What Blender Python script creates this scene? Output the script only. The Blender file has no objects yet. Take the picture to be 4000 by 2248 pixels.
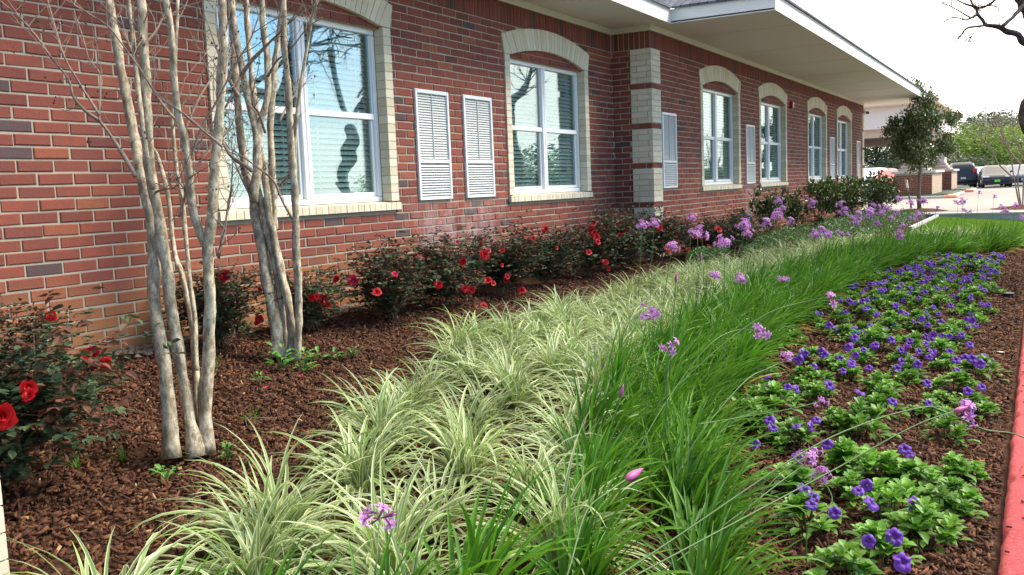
import bpy, math, random
import numpy as np
from mathutils import Vector, Matrix, noise
R = math.radians
S = bpy.context.scene
COL = S.collection

# ------------------------------------------------------------ camera
CZ = 1.4                                     # camera height over the kerb top
YAW, PIT, ROL, FPX = R(60.0), R(-6.113), R(-2.315), 3579.0
fw = np.array([math.sin(YAW)*math.cos(PIT), math.cos(YAW)*math.cos(PIT), math.sin(PIT)])
_rt = np.array([math.cos(YAW), -math.sin(YAW), 0.0]); _up = np.cross(_rt, fw)
RT = math.cos(ROL)*_rt+math.sin(ROL)*_up; UP = -math.sin(ROL)*_rt+math.cos(ROL)*_up
cd = bpy.data.cameras.new('camera'); cam = bpy.data.objects.new('camera', cd); COL.objects.link(cam)
cd.sensor_width = 36; cd.lens = 36*FPX/4000; cd.clip_start = .05; cd.clip_end = 2000
M4 = Matrix(((RT[0], UP[0], -fw[0], 0), (RT[1], UP[1], -fw[1], 0), (RT[2], UP[2], -fw[2], CZ), (0, 0, 0, 1)))
cam.matrix_world = M4
S.camera = cam
S.render.resolution_x = 1024; S.render.resolution_y = 575

def ray(u, v): return fw+RT*(u-2000)/FPX-UP*(v-1124)/FPX
def at(u, v, dep): return Vector(ray(u, v)*dep)+Vector((0, 0, CZ))
def dep_of(p): return float(np.dot(np.array(p)-np.array([0, 0, CZ]), fw))
def proj(p):
    q = np.array(p)-np.array([0, 0, CZ]); z = q@fw
    return 2000+FPX*(q@RT)/z, 1124-FPX*(q@UP)/z

# ------------------------------------------------------------ light
SUN_EL, SUN_AZ = R(48), R(142)               # azimuth clockwise from +Y
w = bpy.data.worlds.new('World'); S.world = w; w.use_nodes = True
nt = w.node_tree; nt.nodes.clear()
def N(t, **k):
    n = nt.nodes.new(t)
    for a, b in k.items(): setattr(n, a, b)
    return n
sky = N('ShaderNodeTexSky', sky_type='NISHITA', sun_disc=False, sun_elevation=SUN_EL, sun_rotation=SUN_AZ, air_density=1.0, dust_density=1.2)
tc = N('ShaderNodeTexCoord'); mp = N('ShaderNodeMapping'); mp.inputs['Scale'].default_value = (1, 1, 2.6)
ns = N('ShaderNodeTexNoise'); ns.inputs['Scale'].default_value = 3.2; ns.inputs['Detail'].default_value = 7; ns.inputs['Roughness'].default_value = .58
nt.links.new(tc.outputs['Generated'], mp.inputs['Vector']); nt.links.new(mp.outputs[0], ns.inputs['Vector'])
sx = N('ShaderNodeSeparateXYZ'); nt.links.new(tc.outputs['Generated'], sx.inputs[0])
# cloud cover thickens towards +x/+y (the bright side of the photograph)
m1 = N('ShaderNodeMath', operation='MULTIPLY'); m1.inputs[1].default_value = .32; nt.links.new(sx.outputs['X'], m1.inputs[0])
m2 = N('ShaderNodeMath', operation='MULTIPLY'); m2.inputs[1].default_value = .42; nt.links.new(sx.outputs['Y'], m2.inputs[0])
m3 = N('ShaderNodeMath', operation='ADD'); nt.links.new(m1.outputs[0], m3.inputs[0]); nt.links.new(m2.outputs[0], m3.inputs[1])
m4 = N('ShaderNodeMath', operation='ADD'); nt.links.new(m3.outputs[0], m4.inputs[0]); nt.links.new(ns.outputs['Fac'], m4.inputs[1])
cr = N('ShaderNodeValToRGB'); cr.color_ramp.elements[0].position = .38; cr.color_ramp.elements[1].position = .60
nt.links.new(m4.outputs[0], cr.inputs[0])
mx = N('ShaderNodeMix', data_type='RGBA'); tb_ = N('ShaderNodeMix', data_type='RGBA', blend_type='MULTIPLY'); tb_.inputs[0].default_value = 1; tb_.inputs[7].default_value = (.70, .92, 1.12, 1)
nt.links.new(sky.outputs[0], tb_.inputs[6]); nt.links.new(cr.outputs[0], mx.inputs[0]); nt.links.new(tb_.outputs[2], mx.inputs[6])
mx.inputs[7].default_value = (9.6, 8.9, 7.9, 1)
bg = N('ShaderNodeBackground'); bg.inputs['Strength'].default_value = .125
nt.links.new(mx.outputs[2], bg.inputs[0])
wo = N('ShaderNodeOutputWorld'); nt.links.new(bg.outputs[0], wo.inputs[0])
ld = bpy.data.lights.new('sun', 'SUN'); ld.energy = 2.7; ld.angle = R(22); ld.color = (1, .93, .80)
sun = bpy.data.objects.new('sun', ld); COL.objects.link(sun)
sdir = Vector((math.sin(SUN_AZ)*math.cos(SUN_EL), math.cos(SUN_AZ)*math.cos(SUN_EL), math.sin(SUN_EL)))
sun.rotation_euler = sdir.to_track_quat('Z', 'Y').to_euler()
S.view_settings.view_transform = 'Standard'; S.view_settings.look = 'None'
S.view_settings.exposure = 1.27; S.view_settings.gamma = 1
S.cycles.max_bounces = 8; S.cycles.transparent_max_bounces = 16

# ------------------------------------------------------------ materials
class MT:
    def __init__(s, name, rough=.6, spec=.5):
        s.m = bpy.data.materials.new(name); s.m.use_nodes = True; s.t = s.m.node_tree
        s.b = s.t.nodes['Principled BSDF']; s.b.inputs['Roughness'].default_value = rough
        s.b.inputs['Specular IOR Level'].default_value = spec
        s.co = s.n('ShaderNodeTexCoord').outputs['Object']
    def n(s, t, **k):
        x = s.t.nodes.new(t)
        for a, b in k.items(): setattr(x, a, b)
        return x
    def L(s, a, b): s.t.links.new(a, b)
    def noise(s, scale, detail=4, rough=.6, vec=None, stretch=None):
        x = s.n('ShaderNodeTexNoise'); x.inputs['Scale'].default_value = scale; x.inputs['Detail'].default_value = detail; x.inputs['Roughness'].default_value = rough
        v = vec or s.co
        if stretch:
            mpn = s.n('ShaderNodeMapping'); mpn.inputs['Scale'].default_value = stretch; s.L(v, mpn.inputs[0]); v = mpn.outputs[0]
        s.L(v, x.inputs['Vector']); return x.outputs['Fac']
    def ramp(s, f, *st):
        x = s.n('ShaderNodeValToRGB'); e = x.color_ramp.elements
        while len(e) < len(st): e.new(.5)
        for i, (p, c) in enumerate(st): e[i].position = p; e[i].color = (*c, 1) if len(c) == 3 else c
        s.L(f, x.inputs[0]); return x.outputs[0]
    def attr(s, name): return s.n('ShaderNodeAttribute', attribute_name=name).outputs['Fac']
    def mix(s, f, a, b, mode='MIX'):
        x = s.n('ShaderNodeMix', data_type='RGBA', blend_type=mode)
        for i, v in ((0, f), (6, a), (7, b)):
            if hasattr(v, 'links'): s.L(v, x.inputs[i])
            elif i == 0: x.inputs[0].default_value = v
            else: x.inputs[i].default_value = (*v, 1)
        return x.outputs[2]
    def math(s, op, a, b=None, clamp=False):
        x = s.n('ShaderNodeMath', operation=op, use_clamp=clamp)
        for i, v in ((0, a), (1, b)):
            if v is None: continue
            if hasattr(v, 'links'): s.L(v, x.inputs[i])
            else: x.inputs[i].default_value = v
        return x.outputs[0]
    def mapr(s, v, a, b, c=0, d=1):
        x = s.n('ShaderNodeMapRange'); s.L(v, x.inputs[0])
        for i, q in enumerate((a, b, c, d)): x.inputs[1+i].default_value = q
        return x.outputs[0]
    def base(s, c):
        if hasattr(c, 'links'): s.L(c, s.b.inputs['Base Color'])
        else: s.b.inputs['Base Color'].default_value = (*c, 1)
        s.c = c; return s
    def bump(s, f, dist=.002, st=1.0):
        x = s.n('ShaderNodeBump'); x.inputs['Distance'].default_value = dist; x.inputs['Strength'].default_value = st
        s.L(f, x.inputs['Height']); s.L(x.outputs[0], s.b.inputs['Normal']); return s
    def translucent(s, fac=.3, mul=1.3):
        tr = s.n('ShaderNodeBsdfTranslucent')
        if hasattr(s.c, 'links'): s.L(s.c, tr.inputs[0])
        else: tr.inputs[0].default_value = (*[min(1, q*mul) for q in s.c], 1)
        ms = s.n('ShaderNodeMixShader'); ms.inputs[0].default_value = fac
        s.L(s.b.outputs[0], ms.inputs[1]); s.L(tr.outputs[0], ms.inputs[2])
        s.L(ms.outputs[0], s.t.nodes['Material Output'].inputs[0]); return s
def simple(name, c, rough=.6, var=.15, scale=20, bump=0, spec=.5, metal=0):
    m = MT(name, rough, spec); nz = m.noise(scale)
    m.base(m.mix(nz, tuple(q*(1-var) for q in c), tuple(min(1, q*(1+var)) for q in c)))
    m.b.inputs['Metallic'].default_value = metal
    if bump: m.bump(m.noise(scale*3), bump)
    return m.m

# red brick: tone picks the brick's own fired colour, lowered for eave shade on soldiers
def mk_brick():
    m = MT('red_brick', .82, .3); tn = m.attr('tone')
    c = m.ramp(tn, (0, (.055, .042, .042)), (.045, (.10, .06, .058)), (.05, (.145, .041, .028)), (.3, (.195, .051, .033)), (.6, (.235, .060, .036)), (.85, (.265, .068, .038)), (1, (.30, .092, .042)))
    c = m.mix(m.math('MULTIPLY', m.ramp(m.noise(9, 5), (.4, (0, 0, 0)), (.7, (1, 1, 1))), .35), c, (.12, .045, .04))
    sp = m.ramp(m.noise(160, 2), (.60, (0, 0, 0)), (.72, (1, 1, 1)))
    c = m.mix(m.math('MULTIPLY', sp, .35), c, (.12, .04, .04))
    xyz = m.n('ShaderNodeSeparateXYZ'); m.L(m.co, xyz.inputs[0])
    n2 = m.noise(1.4, 4)
    zz = m.math('ADD', xyz.outputs['Z'], m.math('MULTIPLY', m.math('SUBTRACT', n2, .5), .35))
    soil = m.math('MULTIPLY', m.mapr(zz, 1.0, .62), m.mapr(xyz.outputs['X'], 12.5, 5.5, .0, 1))   # clay splash along the foot of the wall
    c = m.mix(m.math('MULTIPLY', soil, .78), c, (.34, .15, .055))
    # lime bloom below the louvre panels
    def band(v, a, b, c_, d): return m.math('MULTIPLY', m.mapr(v, a, b), m.mapr(v, d, c_))
    ef = m.math('MULTIPLY', band(xyz.outputs['X'], 7.3, 7.8, 8.9, 9.6), band(xyz.outputs['Z'], .5, .9, 1.15, 1.4))
    ef2 = m.math('MULTIPLY', band(xyz.outputs['X'], 17.2, 17.6, 18.0, 18.5), m.mapr(xyz.outputs['Z'], 1.4, 1.2))
    ef = m.math('ADD', ef, ef2, True)
    ef = m.math('MULTIPLY', ef, m.ramp(m.noise(7, 6, .7, stretch=(1, 1, .4)), (.42, (0, 0, 0)), (.62, (1, 1, 1))))
    c = m.mix(m.math('MULTIPLY', ef, .42), c, (.50, .38, .37))
    m.base(c); m.bump(m.noise(70, 5, .7), .006, .7); return m.m
def mk_mortar(name, a, b):
    m = MT(name, .95, .2); c = m.mix(m.noise(14, 5), a, b)
    m.base(c); m.bump(m.noise(180, 3), .003); return m.m
M = {}
M['brick'] = mk_brick()
M['mortar'] = mk_mortar('mortar', (.31, .26, .19), (.43, .37, .27))
def mk_cream():
    m = MT('cream_brick', .8, .3); tn = m.attr('tone')
    c = m.mix(tn, (.56, .48, .33), (.70, .61, .45))
    st = m.ramp(m.noise(5, 5, .7), (.62, (0, 0, 0)), (.74, (1, 1, 1)))
    c = m.mix(m.math('MULTIPLY', st, .45), c, (.48, .36, .13))
    m.base(c); m.bump(m.noise(90, 4, .7), .004, .6); return m.m
M['cream'] = mk_cream()
M['sunlitbrick'] = simple('sunlit_brick', (.50, .36, .24), .85, .2, 9)  # pier side brick, its bright sunlight put into a lighter colour
M['creammortar'] = mk_mortar('cream_mortar', (.36, .30, .22), (.46, .40, .30))
M['trim'] = simple('painted_soffit', (.72, .68, .60), .7, .05, 6, .0006)
M['frieze'] = simple('painted_frieze', (.62, .60, .46), .6, .04, 6)
M['fascia'] = simple('painted_fascia', (.76, .73, .65), .5, .04, 5, .0006)
M['vinyl'] = simple('white_vinyl', (.80, .78, .74), .35, .03, 8)
M['louvre'] = simple('white_metal', (.72, .71, .67), .4, .04, 12)
M['louvregrey'] = simple('grey_metal', (.50, .50, .46), .5, .05, 12)
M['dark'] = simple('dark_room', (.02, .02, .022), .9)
M['blind'] = simple('blind_slat', (.80, .90, .84), .5, .05, 10)
M['concrete'] = simple('concrete', (.48, .46, .42), .9, .25, 9, .003)
M['cwhite'] = simple('pale_concrete', (.62, .60, .55), .85, .15, 6, .002)
def mk_glass():
    m = bpy.data.materials.new('window_glass'); m.use_nodes = True; t = m.node_tree; t.nodes.clear()
    tr = t.nodes.new('ShaderNodeBsdfTransparent'); tr.inputs[0].default_value = (.92, .975, .955, 1)
    gl = t.nodes.new('ShaderNodeBsdfGlossy'); gl.inputs[0].default_value = (.70, .79, .83, 1); gl.inputs['Roughness'].default_value = .004
    fr = t.nodes.new('ShaderNodeFresnel'); fr.inputs[0].default_value = 1.9
    ad = t.nodes.new('ShaderNodeMath'); ad.operation = 'MULTIPLY_ADD'; ad.use_clamp = True; ad.inputs[1].default_value = .62; ad.inputs[2].default_value = .06
    nz = t.nodes.new('ShaderNodeTexNoise'); nz.inputs['Scale'].default_value = 1.5; nz.inputs['Detail'].default_value = 1
    tc = t.nodes.new('ShaderNodeTexCoord'); t.links.new(tc.outputs['Object'], nz.inputs['Vector'])
    bp = t.nodes.new('ShaderNodeBump'); bp.inputs['Distance'].default_value = .006; bp.inputs['Strength'].default_value = .22
    t.links.new(nz.outputs['Fac'], bp.inputs['Height']); t.links.new(bp.outputs[0], gl.inputs['Normal'])
    ms = t.nodes.new('ShaderNodeMixShader'); o = t.nodes.new('ShaderNodeOutputMaterial')
    t.links.new(fr.outputs[0], ad.inputs[0]); t.links.new(ad.outputs[0], ms.inputs[0])
    t.links.new(tr.outputs[0], ms.inputs[1]); t.links.new(gl.outputs[0], ms.inputs[2]); t.links.new(ms.outputs[0], o.inputs[0])
    return m
M['glass'] = mk_glass()
def mk_shingle():
    m = MT('roof_shingle', .9, .3); b = m.n('ShaderNodeTexBrick'); b.inputs['Scale'].default_value = 1
    b.inputs['Brick Width'].default_value = .3; b.inputs['Row Height'].default_value = .13; b.inputs['Mortar Size'].default_value = .006
    b.inputs['Color1'].default_value = (.07, .08, .10, 1); b.inputs['Color2'].default_value = (.13, .14, .17, 1); b.inputs['Mortar'].default_value = (.02, .02, .03, 1)
    m.L(m.co, b.inputs['Vector']); m.base(b.outputs['Color']); m.bump(b.outputs['Fac'], -.01); return m.m
M['shingle'] = mk_shingle()
def mk_bark(name, a, b, c, sc=1, lich=.5):
    m = MT(name, .85, .25)
    x = m.mix(m.ramp(m.noise(30*sc, 5, .75, stretch=(1, 1, .5)), (.42, (0, 0, 0)), (.58, (1, 1, 1))), a, b)
    x = m.mix(m.math('MULTIPLY', m.ramp(m.noise(52*sc, 4, .75), (.53, (0, 0, 0)), (.60, (1, 1, 1))), lich), x, c)
    x = m.mix(m.math('MULTIPLY', m.ramp(m.noise(9*sc, 4, .6), (.50, (0, 0, 0)), (.60, (1, 1, 1))), .45), x, tuple(q*.8 for q in a))
    x = m.mix(m.math('MULTIPLY', m.ramp(m.noise(110*sc, 2), (.62, (0, 0, 0)), (.7, (1, 1, 1))), .4), x, tuple(q*.35 for q in a))
    m.base(x); m.bump(m.noise(60*sc, 5, .7, stretch=(1, 1, .4)), .004, .7); return m.m
M['crape'] = mk_bark('crape_myrtle_bark', (.22, .165, .10), (.58, .48, .34), (.34, .33, .20), 1, .65)
M['twig'] = mk_bark('twig_bark', (.20, .14, .10), (.32, .24, .18), (.27, .22, .17), 2, .3)
M['oakbark'] = mk_bark('oak_bark', (.03, .024, .022), (.06, .05, .043), (.075, .07, .055), .6, .3)
M['stem'] = simple('woody_stem', (.16, .10, .06), .8, .3, 30)

def leafmat(name, ramp, rough=.45, tr=.25, spec=.5, stripe=None, obj=.18, noisesc=0):
    m = MT(name, rough, spec); tn = m.attr('tone')
    c = m.ramp(tn, *ramp)
    if stripe:
        u = m.attr('across'); st = m.ramp(u, (stripe[0], (0, 0, 0)), (stripe[1], (1, 1, 1)))
        c = m.mix(m.math('MULTIPLY', st, stripe[3]), c, stripe[2])
    if noisesc:
        c = m.mix(m.math('MULTIPLY', m.noise(noisesc, 3), .35), c, tuple(q*.6 for q in ramp[0][1]))
    oi = m.n('ShaderNodeObjectInfo').outputs['Random']
    hs = m.n('ShaderNodeHueSaturation'); m.L(c, hs.inputs['Color']); m.L(m.mapr(oi, 0, 1, 1-obj, 1+obj), hs.inputs['Value'])
    m.base(hs.outputs[0]); m.translucent(tr); return m.m
M['liriope'] = leafmat('variegated_blade', [(0, (.52, .54, .27)), (.5, (.68, .68, .40)), (.85, (.48, .56, .18)), (.93, (.30, .44, .10)), (.95, (.50, .32, .12)), (1, (.42, .25, .10))], .4, .28, stripe=(.25, .5, (.15, .26, .06), .85))
M['garlic'] = leafmat('green_blade', [(0, (.045, .135, .006)), (.5, (.10, .26, .010)), (.9, (.18, .36, .018)), (.955, (.21, .38, .04)), (.965, (.50, .32, .06)), (1, (.62, .42, .10))], .45, .33, stripe=(.0, .25, (.06, .19, .02), .4), spec=.28)
M['rose_leaf'] = leafmat('rose_leaf', [(0, (.028, .048, .024)), (.45, (.05, .08, .036)), (.7, (.075, .10, .04)), (.8, (.095, .05, .03)), (1, (.14, .05, .03))], .6, .2, spec=.25)
M['camellia_leaf'] = leafmat('glossy_leaf', [(0, (.03, .055, .018)), (.6, (.065, .11, .028)), (.9, (.13, .19, .035)), (1, (.20, .29, .05))], .28, .12)
M['petunia_leaf'] = leafmat('petunia_leaf', [(0, (.08, .20, .018)), (.6, (.15, .34, .03)), (1, (.26, .46, .06))], .5, .3, noisesc=60)
M['weed_leaf'] = leafmat('weed_leaf', [(0, (.08, .22, .04)), (1, (.2, .4, .07))], .5, .3)
M['heather_leaf'] = leafmat('groundcover_leaf', [(0, (.05, .11, .025)), (1, (.16, .26, .07))], .5, .25)
M['photinia_leaf'] = leafmat('photinia_leaf', [(0, (.06, .09, .02)), (.6, (.11, .14, .035)), (.86, (.17, .20, .05)), (.9, (.13, .045, .025)), (1, (.18, .06, .03))], .35, .15)
M['bright_leaf'] = leafmat('spring_leaf', [(0, (.13, .22, .025)), (1, (.26, .38, .05))], .5, .35)
M['dark_leaf'] = leafmat('evergreen_leaf', [(0, (.025, .055, .02)), (1, (.07, .12, .045))], .5, .2)
M['wood_leaf'] = leafmat('far_leaf', [(0, (.10, .13, .06)), (1, (.20, .22, .12))], .6, .2)
M['lawn'] = leafmat('lawn_blade', [(0, (.11, .22, .012)), (1, (.23, .37, .03))], .5, .3)
def petal(name, ramp, tr=.3, rough=.5):
    m = MT(name, rough, .3); m.base(m.ramp(m.attr('across'), *ramp)); m.translucent(tr); return m.m
M['rose'] = petal('rose_petal', [(0, (.28, .002, .005)), (1, (.56, .005, .010))])
M['rosepink'] = petal('pink_rose_petal', [(0, (.42, .008, .03)), (1, (.68, .02, .09))])
M['petunia'] = petal('petunia_petal', [(0, (.22, .06, .22)), (.15, (.07, .015, .20)), (.4, (.125, .028, .33)), (1, (.21, .07, .45))])
M['tulbaghia'] = petal('lilac_petal', [(0, (.40, .10, .30)), (.5, (.60, .27, .62)), (1, (.68, .38, .72))], .35)
M['budred'] = simple('lilac_bud', (.40, .07, .22), .5)
M['flstem'] = simple('flower_stalk', (.06, .13, .018), .45, .2, 15)
M['pod'] = simple('seed_pod', (.05, .03, .022), .8)

def mk_mulch():
    m = MT('mulch', .92, .2)
    a = m.ramp(m.noise(26, 8, .75), (.3, (.028, .012, .007)), (.5, (.085, .036, .017)), (.7, (.16, .072, .034)))
    s = m.ramp(m.noise(60, 4, .7, stretch=(1, .3, 1)), (.56, (0, 0, 0)), (.7, (1, 1, 1)))
    a = m.mix(m.math('MULTIPLY', s, .5), a, (.22, .11, .06)); m.base(a)
    m.bump(m.noise(45, 8, .8), .03, 1); return m.m
M['mulch'] = mk_mulch()
def mk_chip():
    m = MT('wood_chip', .85, .25); c = m.ramp(m.attr('tone'), (0, (.03, .013, .006)), (.4, (.125, .047, .020)), (.75, (.215, .090, .038)), (.93, (.30, .155, .065)), (1, (.48, .29, .14)))
    m.base(m.mix(m.math('MULTIPLY', m.noise(60, 4, .7), .5), c, (.04, .018, .012))); m.bump(m.noise(200, 3, stretch=(1, .2, 1)), .002); return m.m
M['chip'] = mk_chip()
def mk_kerb():
    m = MT('red_kerb_paint', .75, .25)
    c = m.mix(m.noise(5, 6, .75), (.50, .05, .06), (.74, .13, .135))
    c = m.mix(m.math('MULTIPLY', m.ramp(m.noise(42, 6, .8), (.52, (0, 0, 0)), (.64, (1, 1, 1))), .55), c, (.78, .32, .30))
    c = m.mix(m.math('MULTIPLY', m.ramp(m.noise(18, 6, .8), (.60, (0, 0, 0)), (.66, (1, 1, 1))), .75), c, (.34, .07, .06))
    c = m.mix(m.math('MULTIPLY', m.ramp(m.noise(9, 7, .8), (.66, (0, 0, 0)), (.69, (1, 1, 1))), .8), c, (.40, .34, .29))
    m.base(c); m.bump(m.noise(55, 8, .85), .02, 1); return m.m
M['kerb'] = mk_kerb()
M['asphalt'] = simple('asphalt', (.10, .10, .10), .9, .2, 40, .003)
def mk_paver():
    m = MT('paver', .85, .3); b = m.n('ShaderNodeTexBrick'); b.inputs['Scale'].default_value = 1
    b.inputs['Brick Width'].default_value = .42; b.inputs['Row Height'].default_value = .42; b.inputs['Mortar Size'].default_value = .02
    b.inputs['Color1'].default_value = (.27, .24, .21, 1); b.inputs['Color2'].default_value = (.35, .31, .27, 1); b.inputs['Mortar'].default_value = (.27, .23, .21, 1)
    mpn = m.n('ShaderNodeMapping'); mpn.inputs['Rotation'].default_value = (0, 0, R(45)); m.L(m.co, mpn.inputs[0]); m.L(mpn.outputs[0], b.inputs['Vector'])
    m.base(m.mix(m.math('MULTIPLY', m.noise(.6, 4), .3), b.outputs['Color'], (.36, .30, .26))); return m.m
M['paver'] = mk_paver()
M['stucco'] = simple('tan_stucco', (.56, .44, .36), .9, .06, 3)
M['stuccolight'] = simple('pale_stucco', (.66, .59, .55), .9, .05, 3)
M['stuccodark'] = simple('brown_soffit', (.12, .07, .045), .9, .1, 3)
M['paint_orange'] = simple('orange_kerb_paint', (.80, .36, .22), .7, .2, 5)
M['paint_yellow'] = simple('yellow_paint', (.8, .5, .05), .7, .15, 5)
M['rubber'] = simple('tyre_rubber', (.02, .02, .02), .8)
M['carglass'] = simple('car_glass', (.05, .07, .08), .05, .1, 3, spec=.8)
M['chrome'] = simple('bright_metal', (.7, .7, .7), .2, .05, 3, metal=1)
M['lampred'] = simple('tail_lens', (.5, .02, .02), .2)
M['lampwhite'] = simple('head_lens', (.8, .8, .82), .15)
M['plategreen'] = simple('green_plate', (.12, .75, .05), .5)
M['redpaint'] = simple('alarm_red', (.45, .015, .02), .4)
M['black'] = simple('black_plastic', (.02, .02, .022), .45)
M['blue'] = simple('blue_plastic', (.04, .32, .62), .25, .2, 40)
M['steel'] = simple('galvanised_post', (.10, .10, .09), .6)
M['gravel'] = simple('river_gravel', (.24, .18, .12), .8, .4, 60, .01)

# ------------------------------------------------------------ mesh helpers
class MB:
    def __init__(s): s.v = []; s.f = []; s.t = []; s.a = []; s.m = []
    def add(s, vs, fs, tone=0, across=None, mi=0):
        o = len(s.v); s.v += [tuple(q) for q in vs]; s.f += [tuple(o+i for i in f) for f in fs]
        s.t += [tone]*len(vs); s.a += (across if across is not None else [0]*len(vs)); s.m += [mi]*len(fs); return s
    def box(s, x0, x1, y0, y1, z0, z1, tone=0, mi=0, mat=None):
        vs = [(x0, y0, z0), (x1, y0, z0), (x1, y1, z0), (x0, y1, z0), (x0, y0, z1), (x1, y0, z1), (x1, y1, z1), (x0, y1, z1)]
        if mat is not None: vs = [mat @ Vector(q) for q in vs]
        return s.add(vs, [(0, 3, 2, 1), (4, 5, 6, 7), (0, 1, 5, 4), (1, 2, 6, 5), (2, 3, 7, 6), (3, 0, 4, 7)], tone, mi=mi)
    def bbox(s, x0, x1, y0, y1, z0, z1, b=.01, tone=0, mi=0):      # box with bevelled long edges (prism of 8 in x-z, chamfer at y too)
        P = [(x0+b, z0), (x1-b, z0), (x1, z0+b), (x1, z1-b), (x1-b, z1), (x0+b, z1), (x0, z1-b), (x0, z0+b)]
        cx, cz = (x0+x1)/2, (z0+z1)/2
        def ring(y, k): return [(cx+(px-cx)*(1-k/(abs(x1-x0)/2)), y, cz+(pz-cz)*(1-k/(abs(z1-z0)/2))) for px, pz in P]
        rs = [ring(y0, b*.9), ring(y0+b, 0), ring(y1-b, 0), ring(y1, b*.9)]
        vs = [q for r in rs for q in r]; fs = [tuple(range(7, -1, -1)), tuple(range(24, 32))]
        fs = [tuple(range(0, 8)), tuple(range(31, 23, -1))]
        for k in range(3):
            for i in range(8): j = (i+1) % 8; fs.append((k*8+i, (k+1)*8+i, (k+1)*8+j, k*8+j))
        return s.add(vs, fs, tone, mi=mi)
    def prism(s, pts, y0, y1, tone=0, mi=0):                         # x-z outline (ccw) from y0 to y1
        n = len(pts); vs = [(p[0], y0, p[1]) for p in pts]+[(p[0], y1, p[1]) for p in pts]
        fs = [tuple(range(n)), tuple(range(2*n-1, n-1, -1))]+[(i, n+i, n+(i+1) % n, (i+1) % n) for i in range(n)]
        return s.add(vs, fs, tone, mi=mi)
    def tube(s, pts, rad, sides=8, tone=0, mi=0, cap=True, wob=0):
        pts = [Vector(p) for p in pts]; n = len(pts); vs = []; fs = []
        u = None
        for i, p in enumerate(pts):
            t = (pts[min(i+1, n-1)]-pts[max(i-1, 0)]).normalized()
            if u is None: u = t.orthogonal().normalized()
            u = (u-t*u.dot(t)).normalized(); w_ = t.cross(u)
            for k in range(sides):
                a = 2*math.pi*k/sides; r = rad[i]*(1+wob*noise.noise(p*9+Vector((math.cos(a), math.sin(a), 0))*1.3))
                vs.append(p+(u*math.cos(a)+w_*math.sin(a))*r)
        for i in range(n-1):
            for k in range(sides): j = (k+1) % sides; fs.append((i*sides+k, i*sides+j, (i+1)*sides+j, (i+1)*sides+k))
        if cap: fs.append(tuple(range(sides-1, -1, -1))); fs.append(tuple((n-1)*sides+k for k in range(sides)))
        return s.add(vs, fs, tone, mi=mi)
    def build(s, name, mats, parent=None, smooth=False, loc=None):
        me = mesh_from(name, s.v, s.f, mats, s.t, s.a, s.m, smooth)
        return link(name, me, parent, loc)
def mesh_from(name, v, f, mats, tone=None, across=None, mi=None, smooth=False):
    me = bpy.data.meshes.new(name); me.from_pydata([tuple(q) for q in v], [], f)
    for m_ in (mats if isinstance(mats, (list, tuple)) else [mats]): me.materials.append(m_)
    if tone is not None:
        a = me.attributes.new('tone', 'FLOAT', 'POINT'); a.data.foreach_set('value', np.array(tone, dtype=np.float32))
    if across is not None:
        a = me.attributes.new('across', 'FLOAT', 'POINT'); a.data.foreach_set('value', np.array(across, dtype=np.float32))
    if mi is not None and any(mi): me.polygons.foreach_set('material_index', np.array(mi, dtype=np.int32))
    if smooth: me.polygons.foreach_set('use_smooth', np.ones(len(me.polygons), dtype=bool))
    me.update(); return me
def np_mesh(name, V, quads, mat, tone, across=None, smooth=False):
    me = bpy.data.meshes.new(name); V = np.asarray(V, dtype=np.float32).reshape(-1, 3); Q = np.asarray(quads, dtype=np.int32); k = Q.shape[1]
    me.vertices.add(len(V)); me.vertices.foreach_set('co', V.ravel())
    me.loops.add(Q.size); me.loops.foreach_set('vertex_index', Q.ravel())
    me.polygons.add(len(Q)); me.polygons.foreach_set('loop_start', np.arange(len(Q), dtype=np.int32)*k)
    me.update(calc_edges=True); me.validate()
    me.materials.append(mat)
    for nm, d in (('tone', tone), ('across', across)):
        if d is not None: a = me.attributes.new(nm, 'FLOAT', 'POINT'); a.data.foreach_set('value', np.asarray(d, dtype=np.float32).ravel())
    if smooth: me.polygons.foreach_set('use_smooth', np.ones(len(me.polygons), dtype=bool))
    me.update(); return me
def link(name, data, parent=None, loc=None, label=None, cat=None, group=None, kind=None):
    o = bpy.data.objects.new(name, data); COL.objects.link(o)
    if parent is not None:
        o.parent = parent
        l = parent_world(parent); o.matrix_parent_inverse = l.inverted() if loc is None else Matrix.Identity(4)
    if loc is not None: o.location = loc
    return tag(o, label, cat, group, kind)
WM = {}
def parent_world(p):
    m = Matrix.LocRotScale(p.location, p.rotation_euler, p.scale)
    if p.parent is not None: m = parent_world(p.parent) @ p.matrix_parent_inverse @ m
    return m
def tag(o, label=None, cat=None, group=None, kind=None):
    for k, v in (('label', label), ('category', cat), ('group', group), ('kind', kind)):
        if v: o[k] = v
    return o
def thing(name, loc, label, cat, group=None, rz=0, sc=1):
    o = bpy.data.objects.new(name, None); COL.objects.link(o); o.location = loc; o.rotation_euler = (0, 0, rz); o.empty_display_size = .1
    o.scale = (sc, sc, sc) if not hasattr(sc, '__len__') else sc
    return tag(o, label, cat, group)
def child(name, data, parent, loc=(0, 0, 0), rot=(0, 0, 0), sc=1, label=None):   # placed in the parent's own space
    o = bpy.data.objects.new(name, data); COL.objects.link(o); o.parent = parent; o.location = loc; o.rotation_euler = rot
    o.scale = (sc, sc, sc) if not hasattr(sc, '__len__') else sc
    if label: o['label'] = label
    return o
def smoothpath(pts, k=4):
    P = [Vector(p) for p in pts]; out = []
    for i in range(len(P)-1):
        a = P[max(i-1, 0)]; b = P[i]; c = P[i+1]; d = P[min(i+2, len(P)-1)]
        for j in range(k):
            t = j/k; out.append(.5*((2*b)+(c-a)*t+(2*a-5*b+4*c-d)*t*t+(3*b-a-3*c+d)*t**3))
    out.append(P[-1]); return out

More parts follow.
